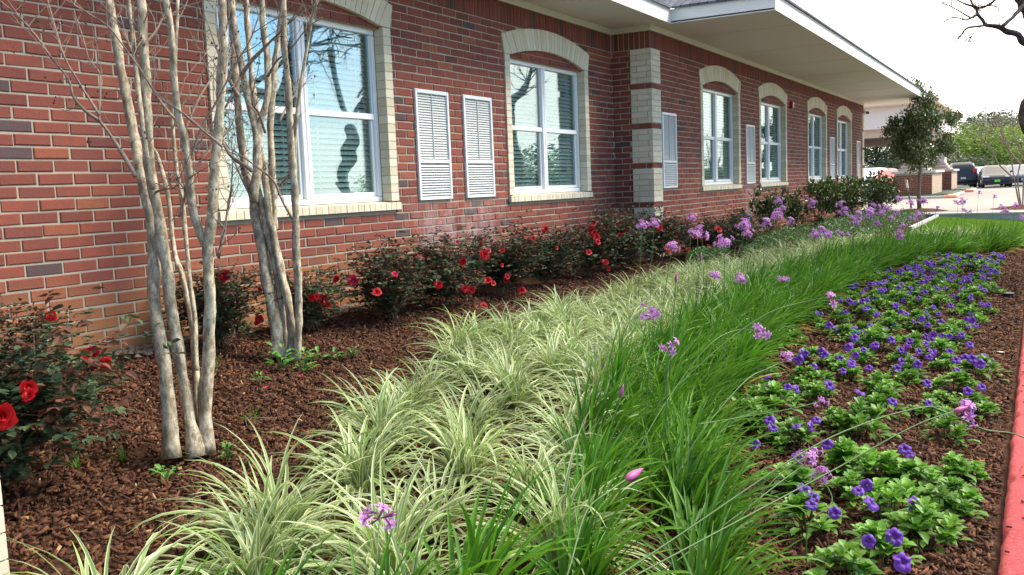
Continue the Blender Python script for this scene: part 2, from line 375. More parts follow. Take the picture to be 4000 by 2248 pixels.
def G(x, y):                                   # ground level of the planting bed and lawn
    return .077*(min(max(y, .1), 5.6)-.1)
def ground_hit(u, v, h=0):
    d = ray(u, v); t = (-(CZ+.0077)+h)/(d[2]-.077*d[1]); q = d*t; return Vector((q[0], q[1], q[2]+CZ))

WA, WB = 5.474, 4.863
XC, XE, X0 = 12.641, 31.057, -6.0
C = .0813; BL = .254
ZT = 3.576; ZS = 3.33
WIN = [(6.147, WA), (10.632, WA), (15.963, WB), (19.611, WB), (24.02, WB), (27.70, WB)]
HW = 1.147; HI = 1.03
ZSB, ZST, ZF, ZSP = 1.247, 1.333, 2.972, 2.985
# arch circles: extrados through (HW+.055,3.209) and (0,3.36); intrados through (HI,2.985) and (0,3.11)
def arc_r(hw, s): return (hw*hw+s*s)/(2*s)
RE = arc_r(HW+.055, .151+.02); CE = 3.375-RE
RI = arc_r(HI, .135); CI = 3.115-RI
def ext_z(dx): return CE+math.sqrt(max(RE*RE-dx*dx, 0))
def int_z(dx): return CI+math.sqrt(max(RI*RI-dx*dx, 0))

# ============================================================ the building
BLD = thing('brick_building', (12, WA, 0), 'long single storey red brick building with cream arched windows and deep white eaves', 'building')
rb = random.Random(5)
LX = [(7.95, WA), (8.84, WA), (13.31, WB), (17.80, WB), (25.89, WB), (30.02, WB)]     # louvre panel centres
LW, LZ0, LZS, LZ1 = .30, 1.324, 1.72, 2.446

def brick_tone(r):
    return .02+r.random()*.02 if r.random() < .034 else min(1, .06+abs(r.gauss(.45, .24)))
def wall_bricks(mb, x0, x1, y, z0, z1, wins, louv, seed, axis='x', skip=None):
    r = random.Random(seed); n = int(round((z1-z0)/C))
    for k in range(n):
        za = z0+k*C+.0065; zb = z0+(k+1)*C-.0065; zm = (za+zb)/2
        cuts = []
        for wx in wins:
            if zb > ZSB and za < ZSP+.3:
                if zm < 3.0: cuts.append((wx-HW+.03, wx+HW-.03))
                elif ext_z(HW+.03) > zm: cuts.append((wx-HW-.02, wx+HW+.02))
                elif ext_z(0) > zm:
                    h = math.sqrt(max(RE*RE-(zm-CE)**2, 0)); cuts.append((wx-h+.03, wx+h-.03))
        for lx in louv:
            if zb > LZ0+.03 and za < LZ1-.03: cuts.append((lx-LW+.015, lx+LW-.015))
        if skip: cuts += skip(zm)
        off = (0 if k % 2 else BL/2)+r.uniform(-.012, .012)
        i0 = int((x0-off)/BL)-2; i1 = int((x1-off)/BL)+2
        for i in range(i0, i1):
            a = off+i*BL+.0065+r.uniform(-.003, .003); b = off+(i+1)*BL-.0065+r.uniform(-.003, .003)
            segs = [(max(a, x0), min(b, x1))]
            for c, d in cuts:
                ns_ = []
                for p, q in segs:
                    if q <= c or p >= d: ns_.append((p, q)); continue
                    if p < c: ns_.append((p, c-.003))
                    if q > d: ns_.append((d+.003, q))
                segs = ns_
            t = brick_tone(r)
            for p, q in segs:
                if q-p < .02: continue
                dy = r.uniform(-.0025, .0025); e1, e2 = r.uniform(-.0028, .0028), r.uniform(-.0028, .0028)
                bev = r.uniform(.003, .007)
                vs = [(p, y+dy, za+e1), (q, y+dy, za+e2), (q, y+dy, zb+e2), (p, y+dy, zb+e1)]
                cx, cz_ = (p+q)/2, (za+zb)/2
                inn = [(cx+(vx-cx)*(1-2*bev/(q-p)), y+dy-bev*.8, cz_+(vz-cz_)*(1-2*bev/(zb-za))) for vx, _, vz in vs]
                bk = [(vx, y+.02, vz) for vx, _, vz in vs]
                P = inn+vs+bk
                if axis == 'y': P = [(P_[1], P_[0], P_[2]) for P_ in P]
                fs = [(0, 1, 2, 3), (0, 4, 5, 1), (1, 5, 6, 2), (2, 6, 7, 3), (3, 7, 4, 0), (4, 8, 9, 5), (5, 9, 10, 6), (6, 10, 11, 7), (7, 11, 8, 4)]
                if axis == 'y': fs = [f[::-1] for f in fs]
                mb.add(P, fs, t)
def soldiers(mb, x0, x1, y, r, axis='x'):
    x = x0
    while x < x1-.02:
        q = min(x+C, x1); t = brick_tone(r)*.6; dy = r.uniform(-.002, .002)  # darker tone carries the eave's shade in the soldier bricks' colour
        a, b = x+.005, q-.005
        a += .002; b -= .002
        if axis == 'x': mb.box(a, b, y+dy, y+.02, ZS+.005, ZT-.003, t)
        else: mb.box(y+dy, y+.02, a, b, ZS+.005, ZT-.003, t)
        x = q
qz0 = ZS-28*C-5*C
def quoin_spans():                              # six cream courses, then one red
    out = []; z = ZS
    for k in range(6): out.append((z-6*C, z)); z -= 7*C
    return out
QS = quoin_spans()
def in_q(z): return any(a < z < b for a, b in QS)
wb = MB()
ZB = ZS-37*C
wall_bricks(wb, X0, XC, WA-.0025, ZB, ZS, [6.147, 10.632], [7.95, 8.84], 1)
wall_bricks(wb, XC+.0, XE, WB-.0025, ZB, ZS, [15.963, 19.611, 24.02, 27.70], [13.31, 17.80, 25.89, 30.02], 2, skip=lambda z: [(XC-.1, XC+.34), (XE-.3, XE+.1)] if in_q(z) else [])
wall_bricks(wb, WB, WA, XC-.0025, ZB, ZS, [], [], 3, axis='y', skip=lambda z: [(WB-.1, WB+.305)] if in_q(z) else [])
soldiers(wb, X0, XC-.01, WA-.006, rb); soldiers(wb, XC, XE, WB-.006, rb); soldiers(wb, WB-.003, WA-.02, XC-.006, rb, 'y')
# brick infill under each arch, set back behind the arch face
for wx, wy in WIN:
    r = random.Random(int(wx*10))
    for k in range(2):
        za = ZF-.008+k*C; x = wx-1.06+(0 if k else -.12)
        while x < wx+1.05:
            a, b = max(x+.005, wx-1.06), min(x+BL-.005, wx+1.06)
            if b-a > .03:
                wb.box(a, b, wy+.022, wy+.05, za+.005, za+C-.005, brick_tone(r))
            x += BL
WALL = wb.build('wall', [M['brick']], BLD)
# mortar body: wall slabs with real openings
mo = MB()
def slab_with_holes(x0, x1, y, ya, holes, z0, z1):
    xs = sorted(set([x0, x1]+[h for q in holes for h in q[:2]]))
    for a, b in zip(xs, xs[1:]):
        hs = sorted([q for q in holes if q[0] <= a+1e-6 and q[1] >= b-1e-6], key=lambda q: q[2]); z = z0
        for q in hs:
            if q[2] > z: mo.box(a, b, y, ya, z, q[2])
            z = q[3]
        if z < z1: mo.box(a, b, y, ya, z, z1)
def holes(y): return [(wx-HI-.02, wx+HI+.02, ZST-.03, 3.13) for wx, wy in WIN if wy == y]
slab_with_holes(X0, XC+.003, WA, WA+.10, holes(WA), .30, ZT-.004)
slab_with_holes(XC, XE-.004, WB, WB+.10, holes(WB), .30, ZT-.004)
mo.box(XC, XC+.1, WB+.103, WA-.002, .30, ZT-.006)
mo.box(XE-.1, XE-.006, WB+.103, WB+6, .30, ZT-.006)
for wx, wy in WIN: mo.box(wx-HI-.015, wx+HI+.015, wy+.03, wy+.098, ZF-.006, 3.128)
mo.build('mortar_bed', [M['mortar']], WALL)
fm = MB(); fm.box(X0, XC, WA-.035, WA-.0, -.2, ZB+.003); fm.box(XC-.035, XE+.03, WB-.035, WB-.0, -.2, ZB+.003); fm.box(XC-.035, XC-.001, WB, WA-.036, -.2, ZB+.002)
fm.build('foundation', [M['cwhite']], BLD)

# quoins
def quoin(x0, x1, y0, y1, yface, xface, seed, label=None):
    r = random.Random(seed); mb = MB(); mm = MB()
    for a, b in QS:
        zz0, zz1 = a+.006, b-.004
        mm.box(x0+.01, x1-.008, y0+.01, y1-.008, zz0+.004, zz1-.004, 0)
        for k in range(6):
            za = a+k*C+.0035; zb = a+(k+1)*C-.0035
            fx = [x0, x0+(.245 if k % 2 else .09), x1]; ys = [y0, y0+(.075 if k % 2 else .225), y1]
            t = r.random()
            # front face pieces
            for i in range(2):
                mb.box(fx[i]+(.0 if i == 0 else .0035), fx[i+1]-(.0035 if i == 0 else 0), y0, y0+.06, za, zb, r.random())
            for i in range(2):
                mb.box(x0, x0+.06, ys[i]+(.0615 if i == 0 else .0035), ys[i+1]-(.0035 if i == 0 else 0), za, zb, r.random())
    q = mb.build('quoin', [M['cream']], BLD); mm.build('mortar_bed', [M['creammortar']], q)
    if label: q['label'] = label
    return q
quoin(XC-.022, XC+.335, WB-.022, WB+.300, WB, XC, 7, 'cream brick corner blocks banded with red courses beside the recess')
# far end: mirrored so its clean corner faces the drive
def quoin_far():
    r = random.Random(9); mb = MB()
    for a, b in QS:
        for k in range(6):
            za = a+k*C+.0035; zb = a+(k+1)*C-.0035; s = XE-(.245 if k % 2 else .1)
            mb.box(XE-.30, s-.0035, WB-.022, WB+.05, za, zb, r.random()); mb.box(s, XE+.02, WB-.022, WB+.3, za, zb, r.random())
    q = mb.build('quoin', [M['cream']], BLD); q['label'] = 'cream brick corner blocks at the far end of the wall'
quoin_far()

# windows
def window(wx, wy, idx, label):
    r = random.Random(40+idx)
    yf = wy+.085
    f = MB()
    x0, x1 = wx-HI, wx+HI
    def fr(xa, xb, za, zb, y0=yf, y1=yf+.06, b=.006): f.bbox(xa, xb, y0, y1, za, zb, b)
    fr(x0, x1, ZST, ZST+.05); fr(x0, x1, ZF-.055, ZF); fr(x0, x0+.05, ZST+.052, ZF-.057); fr(x1-.05, x1, ZST+.052, ZF-.057)
    fr(wx-.05, wx-.003, ZST+.052, ZF-.057, yf-.006, yf+.06); fr(wx+.003, wx+.05, ZST+.052, ZF-.057, yf-.006, yf+.06)
    f.box(wx-.0035, wx+.0035, yf+.012, yf+.06, ZST+.052, ZF-.057)
    zr = 2.145
    win = f.build('window', [M['vinyl']], BLD)
    win['label'] = label
    for k, (a, b) in enumerate(((x0+.052, wx-.052), (wx+.052, x1-.052))):
        s = MB()
        # upper sash, meeting rail, lower sash set further back
        s.bbox(a, b, yf+.008, yf+.045, zr-.028, zr+.028, .004)
        s.bbox(a, a+.03, yf+.028, yf+.058, ZST+.054, zr-.03, .003); s.bbox(b-.03, b, yf+.028, yf+.058, ZST+.054, zr-.03, .003); s.bbox(a+.032, b-.032, yf+.028, yf+.058, ZST+.054, ZST+.094, .003)
        s.box(a, a+.012, yf+.02, yf+.05, zr+.03, ZF-.058); s.box(b-.012, b, yf+.02, yf+.05, zr+.03, ZF-.058)
        s.build('sash', [M['vinyl']], win)
        g = MB(); g.box(a+.013, b-.013, yf+.030, yf+.036, zr+.029, ZF-.058); g.build('pane', [M['glass']], win)
        g = MB(); g.box(a+.031, b-.031, yf+.042, yf+.048, ZST+.095, zr-.029); g.build('pane', [M['glass']], win)
        bl = MB(); z = ZST+.07; n = 0
        ang = R(58 if idx < 3 else 50)
        while z < ZF-.06:
            c_, s_ = math.cos(ang)*.0245, math.sin(ang)*.0245; sag = r.uniform(-.0015, .0015)
            y = yf+.092
            vs = []
            for xx in (a+.012, (a+b)/2, b-.012):
                for q in (-1, -.35, .35, 1): vs.append((xx, y+q*c_+(.003 if abs(q) < 1 else 0), z+q*s_+(sag if xx == (a+b)/2 else 0)))
            bl.add(vs, [(i*4+j, (i+1)*4+j, (i+1)*4+j+1, i*4+j+1) for i in range(2) for j in range(3)])
            z += .050
        for xx in (a+.17, b-.17): bl.box(xx-.006, xx+.006, yf+.063, yf+.066, ZST+.06, ZF-.06)
        bl.build('blind', [M['blind']], win)
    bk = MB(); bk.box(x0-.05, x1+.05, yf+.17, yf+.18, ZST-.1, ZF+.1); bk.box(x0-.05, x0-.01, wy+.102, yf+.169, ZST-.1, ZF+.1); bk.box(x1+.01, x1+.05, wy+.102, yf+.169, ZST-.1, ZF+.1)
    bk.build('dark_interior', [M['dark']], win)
    # cream jambs, sill and arch
    n = int(round((ZSP-ZST)/C)); hgt = (ZSP-ZST)/n
    mm = MB()
    for sgn in (-1, 1):
        xi, xo = wx+sgn*HI, wx+sgn*HW; jm = MB()
        for k in range(n):
            za = ZST+k*hgt+.003; zb = ZST+(k+1)*hgt-.003; j = r.uniform(-.0015, .0015)
            jm.box(min(xi, xo), max(xi, xo), wy-.025+j, wy+.083, za, zb, r.random())
        mm.box(min(xi, xo)+.004, max(xi, xo)-.004, wy-.019, wy+.08, ZST, ZSP-.002); jm.build('jamb', [M['cream']], win)
    sl = MB(); x = wx-HW-.01; W = (2*HW+.02)/28
    for k in range(28):
        j = r.uniform(-.002, .002)
        mat = None
        z_in, z_out = ZST-.002, ZST-.016
        vs = [(x+.003, wy-.045+j, ZSB+.002), (x+W-.003, wy-.045+j, ZSB+.002), (x+W-.003, wy+.084, ZSB+.002), (x+.003, wy+.084, ZSB+.002),
              (x+.003, wy-.045+j, z_out), (x+W-.003, wy-.045+j, z_out), (x+W-.003, wy+.084, z_in), (x+.003, wy+.084, z_in)]
        sl.add(vs, [(0, 3, 2, 1), (4, 5, 6, 7), (0, 1, 5, 4), (1, 2, 6, 5), (2, 3, 7, 6), (3, 0, 4, 7)], r.random()); x += W
    sl.build('sill', [M['cream']], win)
    mm.box(wx-HW-.004, wx+HW+.004, wy-.038, wy+.08, ZSB+.004, ZST-.022)
    ar = MB(); nv = 30
    # voussoirs run from the intrados to the extrados; the ends splay outward
    def pt_i(t): x_ = (t*2-1)*HI; x_ = x_*1.012; return (wx+x_, int_z(min(abs(x_), HI)))
    def pt_e(t): x_ = (t*2-1)*(HW+.055); return (wx+x_, ext_z(abs(x_)))
    for k in range(nv):
        t0, t1 = k/nv+.0014, (k+1)/nv-.0014; j = r.uniform(-.002, .002)
        a0, a1, b0, b1 = pt_i(t0), pt_i(t1), pt_e(t0), pt_e(t1)
        if k == 0: a0 = (wx-HW, ZSP+.002)
        if k == nv-1: a1 = (wx+HW, ZSP+.002)
        ar.prism([a0, a1, b1, b0], wy-.027+j, wy+.08, r.random())
    ar.build('arch', [M['cream']], win)
    am = [pt_i(k/nv) for k in range(nv+1)]; bm_ = [pt_e(k/nv) for k in range(nv+1)]
    for k in range(nv):
        (ax, az), (bx, bz), (cx, cz_), (dx, dz) = am[k], am[k+1], bm_[k+1], bm_[k]
        mm.prism([(ax, az+.004), (bx, bz+.004), (cx, cz_-.004), (dx, dz-.004)], wy-.020, wy+.078)
    mm.build('mortar_joint', [M['creammortar']], win)
WL = ['nearest window, behind the bare tree trunks, reflecting pale sky', 'window between the grey louvre panels and the recessed corner', 'first window past the banded cream corner', 'window just before the red alarm box', 'third window past the banded cream corner', 'last window near the far end of the wall']
for i, (wx, wy) in enumerate(WIN): window(wx, wy, i, WL[i])

# louvre panels
def louvre(x, y, k):
    m1 = MB(); x0, x1 = x-LW, x+LW; y0 = y-.030
    for q in ((x0, x0+.035, LZ0, LZ1), (x1-.035, x1, LZ0, LZ1), (x0+.036, x1-.036, LZ1-.04, LZ1), (x0+.036, x1-.036, LZ0, LZ0+.022), (x0+.036, x1-.036, LZS-.018, LZS+.018)):
        m1.bbox(q[0], q[1], y0, y+.02, q[2], q[3], .004)
    p = m1.build('louvre_panel', [M['louvre']], BLD)
    g = MB(); z = LZS+.03
    while z < LZ1-.055:
        g.add([(x0+.035, y-.016, z), (x1-.035, y-.016, z), (x1-.035, y-.004, z+.024), (x0+.035, y-.004, z+.024), (x0+.035, y-.014, z-.003), (x1-.035, y-.014, z-.003)], [(0, 1, 2, 3), (4, 5, 1, 0)]); z += .0262
    g.box(x-.004, x+.004, y-.02, y-.012, LZS+.02, LZ1-.04)
    g.build('upper_grille', [M['louvregrey']], p)
    g = MB(); z = LZ0+.024
    while z < LZS-.03:
        g.add([(x0+.035, y-.028, z), (x1-.035, y-.028, z), (x1-.035, y-.0, z+.022), (x0+.035, y-.0, z+.022), (x0+.035, y-.024, z-.005), (x1-.035, y-.024, z-.005)], [(0, 1, 2, 3), (4, 5, 1, 0)]); z += .0265
    g.build('lower_grille', [M['louvre']], p)
    d = MB(); d.box(x0+.03, x1-.03, y+.004, y+.012, LZ0+.01, LZ1-.01); d.build('duct', [M['dark']], p)
for k, (x, y) in enumerate(LX): louvre(x, y, k)

# frieze, soffit, fascia, roof
ZSF = 3.66; FA, FB, FR_, FE = 4.578, 3.109, 12.744, 32.77
f = MB(); f.box(X0, XC-.024, WA-.024, WA+.1, ZT, ZSF-.001); f.box(XC-.024, XE+.02, WB-.024, WB+.1, ZT, ZSF-.001); f.box(XC-.024, XC+.01, WB+.101, WA+.1, ZT, ZSF-.002); f.box(XE-.05, XE+.024, WB+.102, WB+6, ZT, ZSF-.002)
f.build('frieze_board', [M['frieze']], BLD)
f = MB(); f.box(X0, FR_-.001, FA+.02, WA+3, ZSF, ZSF+.02); f.box(FR_, FE-.02, FB+.02, WA+3, ZSF, ZSF+.02)
sof = f.build('soffit', [M['trim']], BLD)
f = MB(); x = X0+.7
while x < FE-.3:
    y_ = FA if x < FR_ else FB; f.box(x-.012, x+.012, y_+.03, WB-.03 if x > XC else WA-.03, ZSF-.003, ZSF+.003); x += 2.44
f.build('joint_strip', [M['frieze']], sof)
ZFT = 3.845
f = MB(); f.box(X0, FR_+.0, FA, FA+.019, ZSF-.012, ZFT); f.box(FR_, FR_+.019, FB+.02, FA+.019, ZSF-.012, ZFT); f.box(FR_, FE, FB, FB+.019, ZSF-.012, ZFT); f.box(FE-.019, FE, FB+.02, WA+6, ZSF-.012, ZFT)
fas = f.build('fascia', [M['fascia']], BLD)
f = MB(); x = X0+2
while x < FE-.5:
    y_ = FA if x < FR_ else FB; f.box(x-.003, x+.003, y_-.0015, y_+.003, ZSF-.011, ZFT-.001); x += 3.66
f.box(X0, FR_-.05, FA-.006, FA-.0005, ZFT-.02, ZFT+.004); f.box(FR_+.02, FE, FB-.006, FB-.0005, ZFT-.02, ZFT+.004)
f.build('drip_edge', [M['trim']], fas)
f = MB(); sl_ = .42
def slope(pts): 
    n = len(pts); up_ = [(p[0], p[1], p[2]+.03) for p in pts]
    f.add(list(pts)+up_, [tuple(range(n-1, -1, -1)), tuple(range(n, 2*n))]+[(i, (i+1) % n, n+(i+1) % n, n+i) for i in range(n)])
e = .035
slope([(X0, FA-e, ZFT), (FR_-e, FA-e, ZFT), (FR_-e+2.5, FA+2.5, ZFT+2.5*sl_), (FR_+3, 9.5, ZFT+4.9*sl_), (X0, 9.5, ZFT+4.9*sl_)])
slope([(FR_-e, FB-e, ZFT+.002), (FR_-e+6.4, FB+6.4, ZFT+6.4*sl_), (FR_-e, FA+.2, ZFT+.002)])
slope([(FR_-e, FB-e, ZFT+.004), (FE+e, FB-e, ZFT+.004), (FE-6.4, FB+6.4, ZFT+6.4*sl_), (FR_+6.4, FB+6.4, ZFT+6.4*sl_)])
f.build('roof', [M['shingle']], BLD)
# alarm strobe and camera
f = MB(); f.bbox(21.11, 21.25, WB-.075, WB-.01, 2.94, 3.09, .012); al = f.build('alarm_strobe', [M['redpaint']], BLD)
f = MB(); f.box(21.15, 21.21, WB-.082, WB-.076, 3.03, 3.07); f.build('strobe_lens', [M['lampwhite']], al)
f = MB(); f.bbox(XE-.09, XE-.0, WB-.07, WB-.024, 3.30, 3.44, .01); sc_ = f.build('security_camera', [M['trim']], BLD)
f = MB(); f.tube([(XE-.01, WB-.06, 3.37), (XE+.09, WB-.12, 3.35), (XE+.13, WB-.14, 3.34)], [.03, .045, .03], 10); f.build('camera_dome', [M['black']], sc_)
# gutter of river gravel along the foot of the wall
rg = random.Random(3); g = MB()
for i in range(1500):
    x = rg.uniform(-1, 12.5); y = rg.uniform(WA-.33, WA-.04); r = rg.uniform(.012, .028); z = G(x, y)+.012
    vs = []; a0 = rg.random()*6
    for k in range(5): vs.append((x+r*math.cos(a0+k*1.257)*rg.uniform(.8, 1.2), y+r*math.sin(a0+k*1.257)*rg.uniform(.8, 1.2), z-.004))
    vs.append((x, y, z+r*.7)); vs2 = vs
    g.add(vs2, [(k, (k+1) % 5, 5) for k in range(5)], rg.random())
tag(g.build('river_gravel', [M['gravel']], smooth=True), 'tan river gravel along the foot of the brick wall', 'gravel', kind='stuff')

# cream pillar peeping in at the bottom left corner
PIL = thing('brick_pillar', (1.28, 3.05, 0), 'cream brick pillar edge at the bottom left corner of the bed', 'pillar')
pe = at(35, 2248, 1.0)  # viewing line of its right edge
px, py = 1.502, 2.62
mb = MB(); r = random.Random(8)
for k in range(16):
    za = .05+k*C+.0035; zb = .05+(k+1)*C-.0035
    for a, b in ((px-.40, px-.15 if k % 2 else px-.26), (px-.145 if k % 2 else px-.255, px)):
        mb.box(a, b, py, py+.40, za, zb, r.random())
pb = mb.build('pillar_brickwork', [M['cream']], PIL); mb = MB(); mb.box(px-.394, px-.006, py+.006, py+.394, -.1, .05+16*C-.004); mb.build('mortar_bed', [M['creammortar']], pb)
mb = MB(); mb.bbox(px-.43, px+.03, py-.03, py+.43, .05+16*C, .11+16*C, .012); mb.build('pillar_cap', [M['cwhite']], PIL)

# ============================================================ ground
def sheet(name, x0, x1, y0, y1, z, mat, **k):
    me = mesh_from(name, [(x0, y0, z), (x1, y0, z), (x1, y1, z), (x0, y1, z)], [(0, 1, 2, 3)], mat)
    return link(name, me, **k)
sheet('ground', -300, 27.4, -400, 400, -.19, M['asphalt'], kind='structure')
sheet('paved_drive', 27.4, 64, -60, 60, .25, M['paver'], kind='structure')
sheet('parking_lot', 64, 420, -300, 300, .245, M['asphalt'], kind='structure')
sheet('plaza_base', 27.4, 64, -400, 400, .20, M['asphalt'], kind='structure')
# mulch bed
xs = np.concatenate([np.arange(-2, 7, .035), np.arange(7, 14, .08), np.arange(14, 27.31, .25)])
ys = np.concatenate([np.arange(.1, 5.5, .035), [5.6]])
XX, YY = np.meshgrid(xs, ys, indexing='ij'); V = []
for x, y in zip(XX.ravel(), YY.ravel()):
    p = Vector((x, y, 0)); amp = 1 if x < 14 else .4
    e_ = min(1, max(0, (y-.1)/.15))
    z = G(x, y)-.03+e_*amp*(.035*noise.noise(p*1.7)+.02*noise.noise(p*6)+.010*noise.noise(p*19))-.02*(1-e_)
    V.append((x, y, z))
nx, ny = len(xs), len(ys); I = np.arange(nx*ny).reshape(nx, ny)
Q = np.stack([I[:-1, :-1], I[1:, :-1], I[1:, 1:], I[:-1, 1:]], -1).reshape(-1, 4)
Vn = np.array(V)
def bedz(x, y):
    i = min(max(np.searchsorted(xs, x), 0), nx-1); j = min(max(np.searchsorted(ys, y), 0), ny-1); return Vn[i*ny+j, 2]
link('mulch_bed', np_mesh('mulch_bed', Vn, Q, M['mulch'], np.zeros(len(Vn)), smooth=True), kind='structure')
# wood chips: bent slivers
def chips(name, areas, seed, label):
    rs = np.random.RandomState(seed); Vs = []; Fs = []; Ts = []; o = 0
    for (x0, x1, y0, y1, n, s0, s1) in areas:
        for i in range(n):
            x = rs.uniform(x0, x1); y = rs.uniform(y0, y1); L = rs.uniform(s0, s1)*rs.choice([.6, 1, 1, 1.5]); W = L*rs.uniform(.10, .30); T = .004+rs.rand()*.005
            a = rs.uniform(0, 6.28); pt = rs.normal(0, .33); rl = rs.normal(0, .5); z = bedz(x, y)+.004+abs(rs.normal(0, .009))+abs(math.sin(pt))*L*.3
            ca, sa = math.cos(a), math.sin(a); cp, sp = math.cos(pt), math.sin(pt); cr_, sr = math.cos(rl), math.sin(rl)
            ax = np.array([ca*cp, sa*cp, sp]); bx = np.array([-sa*cr_, ca*cr_, sr]); nz_ = np.cross(ax, bx); c = np.array([x, y, z])
            k = [rs.uniform(.5, 1.1) for _ in range(4)]
            top = [c+ax*L*.5*-1*k[0]+bx*W*.5*-1, c+ax*L*.5*k[1]+bx*W*-.5*.6, c+ax*L*.5*k[2]+bx*W*.5, c-ax*L*.5*k[3]+bx*W*.5*.7]
            bt = [q-nz_*T for q in top]
            Vs += [q+nz_*T*.3 for q in top]+bt
            Fs += [(o, o+1, o+2, o+3), (o, o+4, o+5, o+1), (o+1, o+5, o+6, o+2), (o+2, o+6, o+7, o+3), (o+3, o+7, o+4, o)]; o += 8
            t = min(1, max(0, rs.beta(1.6, 3.0)+(.35 if rs.rand() < .06 else 0))); Ts += [t]*8
    ob = link(name, np_mesh(name, Vs, Fs, M['chip'], Ts)); tag(ob, label, 'mulch', kind='stuff')
chips('mulch_chips', [(1.2, 5.2, 2.3, 5.2, 30000, .014, .044), (8, 15, 3.3, 4.7, 7000, .03, .06), (2.4, 5.2, .13, 1.7, 17000, .014, .044), (5.2, 9, .13, 1.9, 11000, .022, .05), (5.2, 8, 3.6, 5.3, 4000, .025, .05), (9, 18, .13, 1.8, 10000, .03, .07), (1.0, 5, 1.6, 2.6, 7000, .018, .045)], 11, 'loose shredded brown wood mulch covering the planting bed')
rs = np.random.RandomState(9); mb = MB()
for i in range(60):
    x = rs.uniform(2.8, 14); y = .08-abs(rs.normal(0, .05)); a = rs.uniform(0, 3.14); L = rs.uniform(.004, .014); W_ = L*.28; c_, s_ = math.cos(a), math.sin(a); z = .004
    q = [(x+c_*u*L-s_*v*W_, y+s_*u*L+c_*v*W_) for u, v in ((-1, -.6), (1, -1), (.8, 1), (-.9, .8))]
    mb.add([(p_[0], p_[1], z) for p_ in q]+[(p_[0], p_[1], z+.006) for p_ in q], [(4, 5, 6, 7), (0, 1, 5, 4), (1, 2, 6, 5), (2, 3, 7, 6), (3, 0, 4, 7)], rs.rand())
tag(mb.build('spilled_chips', [M['chip']]), 'bits of wood mulch spilled on the inner edge of the red kerb', 'mulch', kind='stuff')
# red kerb
kb = MB(); xk = np.concatenate([np.arange(1.0, 8, .05), np.arange(8, 27.3, .5)]); prof = [(.100, -.19), (.100, -.022), (.086, -.004), (.07, 0), (-.05, -.002), (-.072, -.010), (-.085, -.035), (-.095, -.19)]
vs = []; 
for x in xk:
    bend = .055*max(0, (3.55-x))**1.6
    for j, (py_, pz) in enumerate(prof):
        n_ = noise.noise(Vector((x*7, j*3, 0)))*.010+noise.noise(Vector((x*19, j*2, 3)))*.007
        chip_ = -.012 if (j in (1, 2) and noise.noise(Vector((x*4, 7, j))) > .33) else 0
        jt = -.014 if ((x-5.9) % 3.0) < .05 and 0 < j < 7 else 0
        vs.append((x, py_+bend*(1 if j < 4 else .5)+n_+chip_, pz+n_*.5+jt+chip_*.4))
m_ = len(prof); fs = [(i*m_+j, i*m_+j+1, (i+1)*m_+j+1, (i+1)*m_+j) for i in range(len(xk)-1) for j in range(m_-1)]
kb.add(vs, fs); tag(kb.build('red_kerb', [M['kerb']], smooth=True), kind='structure')
# lawn beyond the far curve of the planting
lx = np.arange(18.8, 27.3, .3); ly = np.arange(.1, 2.4, .23)
me = mesh_from('lawn', [(x, y, G(x, y)+.012) for x in lx for y in ly], [(i*len(ly)+j, (i+1)*len(ly)+j, (i+1)*len(ly)+j+1, i*len(ly)+j+1) for i in range(len(lx)-1) for j in range(len(ly)-1)], M['lawn'], tone=[.4]*(len(lx)*len(ly)))
link('lawn', me, kind='structure')
rs = np.random.RandomState(4); n = 42000
bx = rs.uniform(16.6, 27.25, n); by = rs.uniform(.12, 2.33, n); bh = rs.uniform(.025, .055, n); ba = rs.uniform(0, 6.28, n)
kp = bx > np.interp(by, [.1, .5, 1.4, 2.0, 2.4], [18.9, 18.6, 17.7, 16.9, 16.6]); bx, by, bh, ba = bx[kp], by[kp], bh[kp], ba[kp]; n = len(bx)
P0 = np.stack([bx, by, .077*(by-.1)+.01], 1); dd = np.stack([np.cos(ba), np.sin(ba), 0*ba], 1)*.007
tip = P0+np.stack([rs.normal(0, .012, n), rs.normal(0, .012, n), bh], 1)
V = np.stack([P0-dd, P0+dd, tip], 1).reshape(-1, 3); T = np.repeat(rs.uniform(0, 1, n), 3)
tag(link('lawn_grass', np_mesh('lawn_grass', V, np.arange(3*n).reshape(-1, 3), M['lawn'], T)), 'mown bright green lawn beyond the curved border', 'grass', kind='stuff')
# edging strip and low retaining wall
f = MB()
for i in range(20):
    x = 21.3+i*.3; f.box(x+.004, x+.296, 2.335, 2.42, G(x, 2.37)-.05, G(x, 2.37)+.085)
tag(f.build('bed_edging', [M['concrete']]), 'pale concrete edging between the shrub bed and the lawn', 'edging')
rw = thing('retaining_wall', (27.4, 1, 0), 'low grey concrete retaining wall with pale top behind the lawn', 'wall')
f = MB(); f.box(27.32, 27.52, -3, 4.8, -.19, .245); f.build('wall_face', [M['concrete']], rw)
f = MB(); f.bbox(27.28, 27.56, -3, 4.8, .245, .295, .01); f.build('wall_coping', [M['cwhite']], rw)

